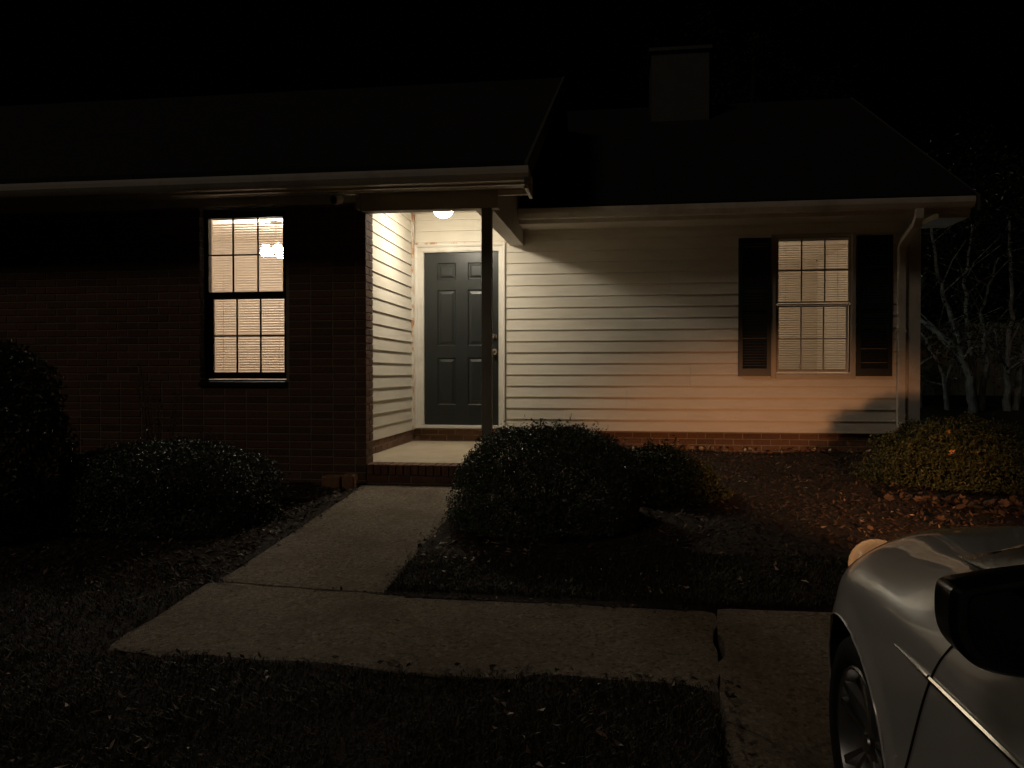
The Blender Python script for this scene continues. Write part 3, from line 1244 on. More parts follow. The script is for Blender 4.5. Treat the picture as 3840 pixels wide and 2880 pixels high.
# ---- rooms behind the windows
def room(x0, x1, y0, y1, z0, z1):
    mb = MB()
    t = .06
    mb.box(x0 - t, x0, y0, y1, z0, z1).box(x1, x1 + t, y0, y1, z0, z1).box(x0 - t, x1 + t, y1, y1 + t, z0, z1)
    mb.box(x0 - t, x1 + t, y0, y1 + t, z1, z1 + t)
    o = hpart(mb, 'room_wall', M['plaster'])
    hpart(MB().box(x0 - t, x1 + t, y0, y1 + t, z0 - t, z0 - .001), 'room_floor', M['carpet'])
    return o


room(-5.6, -2.61, 6.79, 9.6, .82, 3.22)
hpart(MB().box(-5.66, OX0 - .13, YF + BT + .002, 6.789, .76, 3.28).box(OX0 - .129, SX - .151, YF + BT + .002, 6.70, .76, OZ0 - .11).box(OX0 - .129, SX - .151, YF + BT + .002, 6.789, 3.201, 3.28), 'wall_core', M['plaster'])
room(-.6, 3.05, YD + .13, 12.2, .85, 3.2)


# ------------------------------------------------------------------ lamps
def porch_lamp():
    c = (-1.775, 7.90)
    t = empty('porch_lamp', (c[0], c[1], 3.385))
    tag(t, 'glowing dome ceiling lamp under the porch roof', 'ceiling lamp')
    MB().lathe([(.062, 0), (.075, -.012), (.090, -.10), (.104, -.155), (.104, -.182), (.099, -.1825), (.09, -.177)], (0, 0, -.001), 32).build('lamp_base', M['brass'], t, smooth=True)
    prof = [(.098 * math.cos(a), -.178 - .078 * math.sin(a)) for a in np.linspace(0, R(88), 12)]
    MB().lathe(prof, (0, 0, 0), 32).build('glass_dome', emis('porch_lamp_glow', (1.0, .89, .71), 225), t, smooth=True)


porch_lamp()


def chandelier():
    t = empty('chandelier', (-3.80, 8.3, 3.22))
    tag(t, 'lit chandelier seen through the blinds of the brick wall window', 'chandelier')
    MB().lathe([(.07, -.001), (.06, -.025), (.012, -.03), (.010, -.20), (.035, -.22), (.04, -.30), (.01, -.34)], (0, 0, 0), 16).build('stem', M['brass'], t, smooth=True)
    g = emis('chandelier_glow', (1.0, .87, .75), 185)
    for k in range(5):
        a = 2 * math.pi * k / 5 + .3
        u, w = math.cos(a), math.sin(a)
        arm = MB().tube([(0.03 * u, .03 * w, -.26), (.06 * u, .06 * w, -.31), (.10 * u, .10 * w, -.29), (.12 * u, .12 * w, -.25)], .007, 8).build('arm', M['brass'], t, smooth=True)
        MB().lathe([(.014, -.24), (.044, -.262), (.060, -.30), (.064, -.35), (.055, -.356)], (.12 * u, .12 * w, -.03), 14).build('shade', g, t, smooth=True)


chandelier()


def table_lamp():
    t = empty('table_lamp', (1.05, 11.3, .85))
    tag(t, 'standing lamp glowing behind the shuttered window blinds', 'floor lamp')
    MB().lathe([(.14, 0), (.14, .02), (.015, .03), (.012, 1.22)], (0, 0, 0), 16).build('stand', M['dark_frame'], t, smooth=True)
    MB().lathe([(.11, 1.50), (.19, 1.20)], (0, 0, 0), 24, cap=False).build('lamp_shade', emis('shade_glow', (1.0, .80, .60), 24), t, smooth=True)


table_lamp()


def unseen_lantern():  # out of view, added for the grey light on trunks and fence
    t = empty('unseen_lantern', (3.26, 10.6, 2.0))
    tag(t, 'small lit lantern added out of view on the far side wall of the house', 'lantern')
    MB().box(.001, .02, -.05, .05, -.02, .16).box(.02, .11, -.012, .012, .12, .14).build('bracket', M['dark_frame'], t)
    MB().lathe([(.02, .12), (.075, .10), (.075, .09), (.02, .085)], (.11, 0, 0), 12).build('lantern_cap', M['dark_frame'], t)
    MB().lathe([(.05, .085), (.05, -.06), (.03, -.07)], (.11, 0, 0), 12).build('lantern_glass', emis('lantern_glow', (.88, 1.0, .92), 22), t)


unseen_lantern()


# ------------------------------------------------------------------ blinds
def blind(name, x0, x1, z0, z1, y, pitch, tilt, label):
    t = empty(name, ((x0 + x1) / 2, y, z0))
    tag(t, label, 'blind')
    hw = (x1 - x0) / 2
    MB().box(-hw, hw, -.014, .014, z1 - z0 - .03, z1 - z0).build('headrail', M['plaster'], t)
    ln = .026
    sl = MB()
    pts = []
    for u in (-1, -.5, 0, .5, 1):
        a, b = u * ln / 2, .0022 * (1 - u * u)
        pts.append((a * math.cos(tilt) - b * math.sin(tilt), a * math.sin(tilt) + b * math.cos(tilt)))
    vs = [(-hw, *p) for p in pts] + [(hw, *p) for p in pts]
    sl.add(vs, [(i, i + 5, i + 6, i + 1) for i in range(4)])
    me = sl.mesh('slat', M['slat'], True)
    n = int((z1 - z0 - .05) / pitch)
    for i in range(n):
        o = link('slat', me, t, (random.uniform(-.002, .002), 0, .012 + i * pitch + random.uniform(-.0008, .0008)))
        o.rotation_euler = (R(random.uniform(-2.2, 2.2)), R(random.uniform(-.05, .05)), 0)
    MB().box(-hw, hw, -.010, .010, -.006, .008).build('bottom_rail', M['plaster'], t)
    for k in (-.36, .36):
        MB().box(hw * 2 * k - .0015, hw * 2 * k + .0015, -.0145, -.0135, 0, z1 - z0 - .03).build('cord', M['plaster'], t)
    return t


blind('window_blind', -3.700, -2.945, 1.475, 2.955, 6.738, .0236, R(47), 'brightly lit white slat blind in the window of the brick wall')
blind('window_blind', 1.80, 2.57, 1.535, 3.015, YD + .098, .0262, R(34), 'dim white slat blind in the window between black shutters')
hpart(MB().box(1.66, W2[0] - .001, YD + .121, YD + .129, 1.4, 3.1), 'lining', M['plaster'])

# ------------------------------------------------------------------ security camera
sc_ = empty('security_camera', (-2.335, 6.33, 3.045))
tag(sc_, 'small white dome security camera under the eave beside the porch', 'camera')
MB().lathe([(.045, 0.0), (.045, -.018), (.02, -.022), (.018, -.04)], (0, 0, 0), 16).build('mount', M['security'], sc_, smooth=True)
hd = MB().lathe([(.006, .048), (.030, .044), (.040, .028), (.043, .0), (.043, -.045), (.039, -.050)], (0, 0, 0), 20, 'y').build('head', M['security'], sc_, smooth=True)
hd.location = (-.005, -.012, -.062)
hd.rotation_euler = (R(14), 0, R(-22))
MB().lathe([(.034, -.0505), (.030, -.056), (.012, -.060)], (0, 0, 0), 20, 'y').build('lens', M['black_plastic'], hd, smooth=True)

# ------------------------------------------------------------------ edging block by the path
for (x0, x1, y0, y1, z1), lb in (((-2.325, -2.215, 6.35, 6.48, .630), 'rough brown edging block at the corner of the brick wall, touching the path'),
                                 ((-2.50, -2.335, 6.33, 6.47, .618), 'darker edging block against the brick wall, farther from the path of the two')):
    o = MB().box(x0, x1, y0, y1, .43, z1).build('edging_block', M['block'], None, bevel=.014)
    tag(o, lb, 'block', 'edging blocks by the brick corner')


# ------------------------------------------------------------------ foliage
def leaf_cloud(name, pts, nrm, size, mat, parent, aspect=.55, fold=.25, spread=.8, svar=.35):
    """many folded rhombus leaves: pts (n,3) in parent's space, nrm outward"""
    n = len(pts)
    d = nrm + rng.normal(0, spread, (n, 3))
    d /= np.linalg.norm(d, axis=1)[:, None] + 1e-9
    r = rng.normal(0, 1, (n, 3))
    u = np.cross(d, r)
    u /= np.linalg.norm(u, axis=1)[:, None] + 1e-9
    w = np.cross(d, u)
    s = size * (1 + rng.uniform(-svar, svar, (n, 1)))
    a = pts
    b = pts + u * s * .5 + w * s * aspect * .5 + d * s * fold * .3
    c = pts + u * s - d * s * fold * .3
    e = pts + u * s * .5 - w * s * aspect * .5 + d * s * fold * .3
    v = np.stack([a, b, c, e], 1).reshape(-1, 3)
    i = np.arange(n) * 4
    q = np.concatenate([np.stack([i, i + 1, i + 2], -1), np.stack([i, i + 2, i + 3], -1)])
    return link(name, np_mesh(name, v, q, mat), parent)


def shrub(name, c, rad, label, n, size, mat, zb, lump=.16, aspect=.55, flat=1.0, sprigs=30, seed=1, lean=(0, 0), boxy=2.0):
    g = float(ground_z(c[0], c[1]))
    t = empty(name, (c[0], c[1], g))
    tag(t, label, 'shrub')
    r_ = np.random.default_rng(seed)
    d = r_.normal(0, 1, (n, 3))
    d /= np.linalg.norm(d, axis=1)[:, None]
    d[:, 2] = np.where(d[:, 2] < -.35, -d[:, 2], d[:, 2])
    bx = (np.abs(d) ** boxy).sum(1) ** (-1 / boxy)
    # lumpy radius
    az, el = np.arctan2(d[:, 1], d[:, 0]), np.arcsin(np.clip(d[:, 2], -1, 1))
    lum = 1 + lump * (vnoise(az * 2.2 + 20, el * 3 + 7, seed, 1.0) - .5) * 2 + lump * .6 * (vnoise(az * 6 + 40, el * 8 + 9, seed + 1, 1.0) - .5) * 2
    depth = 1 - np.abs(r_.normal(0, .13, n))
    lum = lum * bx
    rr = lum * np.clip(depth, .45, 1.0)
    h = zb - g
    cz_ = h - rad[2]
    p = d * rr[:, None] * np.array(rad) + np.array([0, 0, cz_])
    p[:, 0] += lean[0] * (p[:, 2] / h)
    p[:, 2] = np.where(p[:, 2] < .02, .02 + np.abs(p[:, 2]) * .3, p[:, 2])
    nr = d / np.array(rad)
    nr /= np.linalg.norm(nr, axis=1)[:, None]
    # sprigs sticking out
    sp, sn = [], []
    for k in range(sprigs):
        i = int(r_.integers(n))
        if d[i, 2] < .05:
            continue
        ln = r_.uniform(.03, .15)
        dirv = nr[i] * .6 + np.array([0, 0, .7]) + r_.normal(0, .3, 3)
        dirv /= np.linalg.norm(dirv)
        b0 = d[i] * lum[i] * np.array(rad) * .97 + np.array([0, 0, cz_])
        for j in range(int(ln / .009)):
            sp.append(b0 + dirv * j * .009 + r_.normal(0, .003, 3))
            sn.append(r_.normal(0, 1, 3))
    if sp:
        p = np.vstack([p, sp])
        nr = np.vstack([nr, sn])
    leaf_cloud('foliage', p, nr, size, mat, t, aspect=aspect)
    # stems
    st = MB()
    for k in range(16):
        a = r_.uniform(0, 2 * math.pi)
        e_ = r_.uniform(.2, .85)
        q = Vector((math.cos(a) * rad[0] * e_, math.sin(a) * rad[1] * e_, h * r_.uniform(.55, .9)))
        b0 = Vector((math.cos(a) * .06, math.sin(a) * .06, -.02))
        mid = b0.lerp(q, .5) + Vector((0, 0, .05))
        st.tube([b0, mid, q], [.012, .008, .003], 5)
    st.build('stems', M['twig'], t)
    return t


shrub('evergreen_shrub', (-.47, 5.42), (.66, .62, .60), 'large rounded glossy shrub beside the path in front of the porch post', 52000, .019, M['leaf_gloss'], 1.12, .08, seed=3, sprigs=80, boxy=2.7)
shrub('evergreen_shrub', (-3.22, 5.25), (.80, .62, .50), 'low wide glossy shrub left of the path below the brick wall window', 56000, .019, M['leaf_gloss'], 1.00, .08, seed=5, sprigs=60, boxy=2.6)
shrub('holly_shrub', (-4.48, 4.75), (.72, .7, .95), 'tall dark holly at the left edge of the picture', 26000, .034, M['leaf_gloss'], 1.76, .12, seed=8, sprigs=15)
shrub('low_shrub', (.38, 6.35), (.50, .45, .36), 'small low shrub in shadow behind the large rounded shrub', 14000, .030, M['leaf_warm'], .90, .2, .45, seed=13)
shrub('evergreen_shrub', (3.05, 7.15), (.88, .66, .48), 'olive green shrub at the right corner by the downspout', 26000, .032, M['leaf_warm'], 1.10, .15, .42, seed=21, sprigs=25)
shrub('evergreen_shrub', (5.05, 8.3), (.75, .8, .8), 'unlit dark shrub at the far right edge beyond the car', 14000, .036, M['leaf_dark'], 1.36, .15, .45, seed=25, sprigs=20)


def dry_plant():
    c = (-3.86, 6.12)
    t = empty('dry_plant', (c[0], c[1], float(ground_z(*c))))
    tag(t, 'thin dry upright stalks rising behind the low wide shrub', 'plant')
    p, nr = [], []
    for k in range(11):
        a = rng.uniform(-.16, .16)
        b = rng.uniform(-.1, .1)
        hgt = rng.uniform(.75, 1.16)
        pts = [(a * .4, b * .4, -.02)]
        for j in range(1, 7):
            f = j / 6
            pts.append((a * (.4 + .9 * f) + rng.normal(0, .006), b * (.4 + f) + rng.normal(0, .006), hgt * f))
        MB().tube(pts, [.006 * (1 - .6 * i / 6) for i in range(7)], 5).build('stalk', M['dry_stem'], t)
        for j in range(45):
            f = rng.uniform(.25, 1)
            i = min(int(f * 6), 5)
            q0, q1 = np.array(pts[i]), np.array(pts[i + 1])
            p.append(q0 + (q1 - q0) * (f * 6 - i) + rng.normal(0, .008, 3))
            nr.append(rng.normal(0, 1, 3))
    leaf_cloud('foliage', np.array(p), np.array(nr), .028, M['dry_stem'], t, aspect=.35)


dry_plant()


# ------------------------------------------------------------------ trees behind the right corner
def tree(name, base, stems, crown, label, nleaf, lsize, mat, bark, seed):
    t = empty(name, base)
    tag(t, label, 'tree')
    r_ = np.random.default_rng(seed)
    tips = []
    for pts, rad in stems:
        pp = [Vector(p) for p in pts]
        fine = []
        for i in range(len(pp) - 1):
            for k in range(6):
                f = k / 6
                fine.append(pp[i].lerp(pp[i + 1], f) + Vector(r_.normal(0, .012, 3)))
        fine.append(pp[-1])
        rr = [rad * (1 - .75 * i / len(fine)) for i in range(len(fine))]
        MB().tube(fine, rr, 9).build('trunk', bark, t, smooth=True)
        tw = MB()
        for k in range(9):
            i = int(r_.integers(len(fine) // 3, len(fine)))
            d = Vector(r_.normal(0, 1, 3))
            d.z = abs(d.z) * .8 + .2
            d.normalize()
            ln = r_.uniform(.4, 1.1)
            q = [fine[i], fine[i] + d * ln * .5 + Vector(r_.normal(0, .05, 3)), fine[i] + d * ln]
            tw.tube(q, [rr[i] * .5, rr[i] * .3, .004], 5)
            tips += q[1:]
        tw.build('branches', bark, t)
    cpts, cn = [], []
    cc, cr = np.array(crown[0]), np.array(crown[1])
    clumps = [np.array(q) for q in tips] + [cc + r_.normal(0, .5, 3) * cr for _ in range(60)]
    for q in clumps:
        m = int(nleaf / len(clumps))
        cpts.append(q + r_.normal(0, .17, (m, 3)))
        cn.append(r_.normal(0, 1, (m, 3)))
    leaf_cloud('crown', np.vstack(cpts), np.vstack(cn), lsize, mat, t, aspect=.45)
    return t


b0 = (5.15, 12.0, .9)
tree('tree', b0, [
    ([(.05, 0, -.1), (.0, 0, .55), (-.16, 0, .95), (-.68, -.05, 1.38), (-1.2, -.1, 1.75)], .070),
    ([(-.10, .02, .85), (-.22, .05, 1.3), (-.42, .1, 2.05), (-.55, .1, 3.0)], .052),
    ([(.10, .05, -.1), (.02, .1, 1.0), (-.05, .1, 1.9), (.1, .2, 2.8)], .045),
    ([(-.20, .25, -.1), (-.30, .25, .7), (-.62, .3, 1.3)], .04),
    ([(.22, .2, -.1), (.30, .2, .8), (.22, .2, 1.5), (.45, .2, 2.3)], .05)],
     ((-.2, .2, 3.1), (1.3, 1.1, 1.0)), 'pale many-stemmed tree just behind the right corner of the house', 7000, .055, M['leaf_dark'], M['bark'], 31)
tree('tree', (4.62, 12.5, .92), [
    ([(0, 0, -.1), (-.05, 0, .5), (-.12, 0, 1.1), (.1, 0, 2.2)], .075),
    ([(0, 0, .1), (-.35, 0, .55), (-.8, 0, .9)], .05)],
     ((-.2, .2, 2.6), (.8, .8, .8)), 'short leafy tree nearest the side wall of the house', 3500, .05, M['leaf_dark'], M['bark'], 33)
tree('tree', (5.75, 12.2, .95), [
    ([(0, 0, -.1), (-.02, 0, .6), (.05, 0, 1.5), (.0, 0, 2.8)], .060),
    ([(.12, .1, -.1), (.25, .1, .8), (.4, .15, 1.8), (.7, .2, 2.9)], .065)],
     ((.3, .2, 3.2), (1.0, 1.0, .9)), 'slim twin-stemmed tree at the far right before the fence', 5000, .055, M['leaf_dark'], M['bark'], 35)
tree('tree', (3.0, 19.0, 1.1), [
    ([(0, 0, -.1), (0, 0, 3), (.2, 0, 6), (.3, 0, 8.5)], .16),
    ([(0, 0, 3), (1, 0, 5), (1.8, 0, 7)], .09)],
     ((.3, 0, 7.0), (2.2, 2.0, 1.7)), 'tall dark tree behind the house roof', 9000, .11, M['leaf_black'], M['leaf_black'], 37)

# fence
fen = empty('fence', (3.5, 14.2, .95))
tag(fen, 'pale wooden board fence behind the trees', 'fence')
pk = MB().prism_y([(0, 0), (.135, 0), (.135, 1.40), (.10, 1.44), (.035, 1.44), (0, 1.40)], 0, .02).mesh('board', M['fence'])
for i in range(52):
    link('board', pk, fen, (i * .142, random.uniform(-.004, .004), random.uniform(-.015, .015)))
for z in (.3, 1.1):
    MB().box(0, 7.4, .025, .065, z, z + .09).build('rail', M['fence'], fen)

# ------------------------------------------------------------------ mulch chips, grass, leaves


def in_walk(x, y, m=.0):
    return ((x > -2.21 - m) & (x < -1.18 + m) & (y > 3.9) & (y < 6.7)) | ((x > -2.23 - m) & (x < .45 + m) & (y > 3.03 - m) & (y < 3.97 + m)) | ((x > .40 - m) & (y < 3.92 + m)) | ((x > 2.42 - m) & (y < 5.32 + m))


def scatter(n, x0, x1, y0, y1, cond=None, m=.0):
    x, y = rng.uniform(x0, x1, n * 2), rng.uniform(y0, y1, n * 2)
    k = ~in_walk(x, y, m)
    if cond is not None:
        k &= cond(x, y)
    return x[k][:n], y[k][:n]


def flat_bits(name, x, y, size, aspect, tilt, mat, lift=.004, zf=ground_z, svar=.5, curl=.3):
    n = len(x)
    z = zf(x, y) + lift
    a = rng.uniform(0, 2 * np.pi, n)
    d = np.stack([np.zeros(n), np.zeros(n), np.ones(n)], -1) + rng.normal(0, tilt, (n, 3))
    d /= np.linalg.norm(d, axis=1)[:, None]
    r = np.stack([np.cos(a), np.sin(a), np.zeros(n)], -1)
    u = r - d * (r * d).sum(1)[:, None]
    u /= np.linalg.norm(u, axis=1)[:, None]
    w = np.cross(d, u)
    s = (size * (1 + rng.uniform(-svar, svar, n)))[:, None]
    p = np.stack([x, y, z], -1)
    asp = (aspect * (1 + rng.uniform(-.3, .3, n)))[:, None]
    c = curl * rng.uniform(-1, 1, (n, 1))
    a0 = p - u * s * .5 + d * s * c * .4
    b = p + w * s * asp * .5 + u * s * .08
    cc = p + u * s * .5 + d * s * c * .6
    e = p - w * s * asp * .5 - u * s * .05
    mnz = np.minimum.reduce([a0[:, 2], b[:, 2], cc[:, 2], e[:, 2]])
    up = np.maximum(0, (z - lift * .4) - mnz)
    for q_ in (a0, b, cc, e):
        q_[:, 2] += up
    v = np.stack([a0, b, cc, e], 1).reshape(-1, 3)
    i = np.arange(n) * 4
    q = np.concatenate([np.stack([i, i + 1, i + 3], -1), np.stack([i + 1, i + 2, i + 3], -1)])
    return link(name, np_mesh(name, v, q, mat))


bed = lambda x, y: (y > 4.62 + .12 * np.sin(x * 2.3)) | (x < -1.9)
x1, y1 = scatter(16000, -1.25, 3.9, 4.5, 8.9, bed)
x2, y2 = scatter(8000, -4.6, -2.2, 3.9, 6.5, bed)
chips = flat_bits('mulch_chips', np.r_[x1, x2], np.r_[y1, y2], .040, .32, .35, M['chip'])
tag(chips, 'dark wood mulch chips covering the garden beds', 'mulch', kind='stuff')


def grass(x, y, hgt, name, label):
    n = len(x)
    z = ground_z(x, y) - .004
    hh = hgt * rng.uniform(.5, 1.3, n) * (.55 + .9 * vnoise(x, y, 55, 5))
    a = rng.uniform(0, 2 * np.pi, n)
    lean = rng.uniform(.1, 1.6, n) * hh
    wd = .0028
    p = np.stack([x, y, z], -1)
    side = np.stack([-np.sin(a), np.cos(a), np.zeros(n)], -1) * wd
    dirv = np.stack([np.cos(a), np.sin(a), np.zeros(n)], -1)
    mid = p + dirv * (lean * .35)[:, None] + np.array([0, 0, 1]) * (hh * .62)[:, None]
    tip = p + dirv * lean[:, None] + np.array([0, 0, 1]) * hh[:, None]
    v = np.stack([p - side, p + side, mid + side * .7, mid - side * .7, tip], 1).reshape(-1, 3)
    i = np.arange(n) * 5
    q = np.concatenate([np.stack([i, i + 1, i + 2], -1), np.stack([i, i + 2, i + 3], -1), np.stack([i + 3, i + 2, i + 4], -1)])
    o = link(name, np_mesh(name, v, q, M['grass']))
    tag(o, label, 'grass', kind='stuff')


x1, y1 = scatter(52000, -3.6, .46, 1.2, 3.06, m=-.02)
x2, y2 = scatter(9000, -4.3, -2.2, 3.0, 4.2, m=-.02)
x3, y3 = scatter(32000, -1.25, 2.5, 3.9, 4.72, lambda x, y: y < 4.62 + .12 * np.sin(x * 2.3) + rng.normal(0, .05, len(x)), m=-.02)
grass(np.r_[x1, x2], np.r_[y1, y2], .023, 'lawn_grass', 'dark unlit lawn in front of the path')
grass(x3, y3, .024, 'lawn_grass', 'strip of brownish lawn between the path and the shrub bed')

# small pale leaf litter and twigs
x1, y1 = scatter(520, -3.6, .42, 1.3, 3.0, lambda x, y: vnoise(x, y, 63, 2.6) + .5 * vnoise(x, y, 64, 7) > rng.uniform(.35, 1.15, len(x)))
x2, y2 = scatter(150, -1.2, 2.2, 3.95, 4.7)
x3, y3 = scatter(150, -1.2, 3.6, 4.6, 8.8)
x4, y4 = scatter(200, -3.6, -2.2, 3.4, 6.4)
x5, y5 = rng.normal(-1.0, .18, 120), rng.normal(4.55, .35, 120)
k = ~in_walk(x5, y5, .01)
litter = flat_bits('leaf_litter', np.r_[x1, x2, x3, x4, x5[k]], np.r_[y1, y2, y3, y4, y5[k]], .030, .34, .5, M['pale_leaf'], .024, curl=.7, svar=.8)
tag(litter, 'pale dry leaf litter scattered over the lawn and beds', 'leaves', kind='stuff')
# debris on the paving
n = 70
xa, ya = rng.uniform(-2.15, -1.25, n), rng.uniform(4.0, 6.4, n)
xb, yb = rng.uniform(-2.1, .4, n), rng.uniform(3.08, 3.93, n)
deb = flat_bits('path_debris', np.r_[xa, xb], np.r_[ya, yb], .020, .35, .25, M['dry_leaf'], .004, lambda x, y: plane_z(y), svar=.7)
tag(deb, 'tiny twigs and leaf scraps lying on the concrete path', 'debris', kind='stuff')


# soil crumbs, bark and leaf scraps creeping over the path edges
ye = rng.uniform(3.95, 6.5, 520)
xe = np.where(rng.uniform(0, 1, 520) < .5, -2.19 + np.abs(rng.normal(0, .035, 520)), -1.20 - np.abs(rng.normal(0, .03, 520)))
xf = rng.uniform(-2.2, .4, 420)
yf_ = np.where(rng.uniform(0, 1, 420) < .55, 3.06 + np.abs(rng.normal(0, .03, 420)), joint_y(xf) - .015 - np.abs(rng.normal(0, .025, 420)))
xg, yg = .42 + np.abs(rng.normal(0, .02, 80)), rng.uniform(2.4, 3.1, 80)
crumbs = flat_bits('edge_crumbs', np.r_[xe, xf, xg], np.r_[ye, yf_, yg], .024, .40, .35, M['chip'], .005, lambda x, y: plane_z(y), svar=.8)
tag(crumbs, 'bark crumbs and soil along the edges of the concrete path', 'debris', kind='stuff')


# bigger lobed fallen leaves
def lobed_leaf():
    pts = []
    n = 14
    for k in range(n):
        a = 2 * math.pi * k / n
        r = (1.0, .72, .88, .66)[k % 4]
        r *= 1 + .25 * math.cos(a)
        pts.append((r * math.cos(a), r * .8 * math.sin(a)))
    return np.array(pts)


def leaf_pile(name, x, y, size, mat, label, stack=.05, tilt=.5):
    base = lobed_leaf()
    n = len(x)
    vs, fs = [], []
    m = len(base)
    for i in range(n):
        s = size * rng.uniform(.6, 1.25)
        rot = Matrix.Rotation(rng.uniform(0, 6.28), 3, 'Z') @ Matrix.Rotation(rng.normal(0, tilt), 3, 'X') @ Matrix.Rotation(rng.normal(0, tilt), 3, 'Y')
        cu = rng.uniform(-.5, .6)
        z0 = float(ground_z(x[i], y[i])) + .02 + rng.uniform(0, stack)
        ring = np.array([[p[0] * s, p[1] * s, cu * s * (p[0] ** 2 + p[1] ** 2) * .6] for p in base] + [[0, 0, 0]])
        w = ring @ np.array(rot).T
        w += (x[i], y[i], z0 - min(0, w[:, 2].min()) * .6)
        b = len(vs) * (m + 1)
        vs.append(w)
        fs += [(b + m, b + k, b + (k + 1) % m) for k in range(m)]
    o = link(name, np_mesh(name, np.vstack(vs), np.array(fs), mat))
    tag(o, label, 'leaves', kind='stuff')


t_ = rng.uniform(0, 1, 130)
leaf_pile('fallen_leaves', 2.15 + t_ * .95 + rng.normal(0, .08, 130), 6.42 - t_ * .75 + rng.normal(0, .12, 130), .038, M['leaf_pile'], 'drift of brown fallen leaves in front of the right corner shrub')
xa, ya = scatter(34, -1.0, 3.0, 4.3, 8.7)
leaf_pile('fallen_leaves', xa, ya, .036, M['leaf_pile'], 'single brown leaves lying about the mulch bed', .01)
t_ = rng.uniform(0, 1, 90)
leaf_pile('fallen_leaves', .2 + t_ * 2.9, YD - .04 - np.abs(rng.normal(0, .05, 90)), .032, M['dry_leaf'], 'dry leaves blown against the brick foundation', .02)
for i, (dx, dy, dz, lb) in enumerate([(-.33, -.44, .30, 'orange leaf caught low in the front of the olive shrub'), (-.15, -.46, .315, 'curled orange leaf caught beside another in the olive shrub'),
                                      (-.62, -.25, .36, 'orange leaf caught on the left side of the olive shrub'), (-.30, -.35, .46, 'orange leaf near the top of the olive shrub')]):
    base = lobed_leaf() * .038
    vs = [(p[0], p[1] * .7, .25 * p[0] ** 2 / .038) for p in base] + [(0, 0, 0)]
    lf = MB().add(vs, [(14, k, (k + 1) % 14) for k in range(14)]).build('fallen_leaf', M['orange_leaf'])
    g = float(ground_z(3.05, 7.15))
    lf.location = (3.05 + dx, 7.15 + dy * 1.02, g + dz)
    lf.rotation_euler = (R(60 + 20 * (i % 2)), R(-25 + 30 * i), R(30 * i))
    tag(lf, lb, 'leaf', 'orange leaves caught in the corner shrub')


# ------------------------------------------------------------------ the car
def catmull(P, per):
    """P (n,...) control array -> densely sampled along axis 0"""
    n = len(P)
    out = []
    for i in range(n - 1):
        p0, p1, p2, p3 = P[max(i - 1, 0)], P[i], P[i + 1], P[min(i + 2, n - 1)]
        for k in range(per):
            t = k / per
            out.append(.5 * ((2 * p1) + (-p0 + p2) * t + (2 * p0 - 5 * p1 + 4 * p2 - p3) * t * t + (-p0 + 3 * p1 - 3 * p2 + p3) * t ** 3))
    out.append(P[-1])
    return np.array(out)


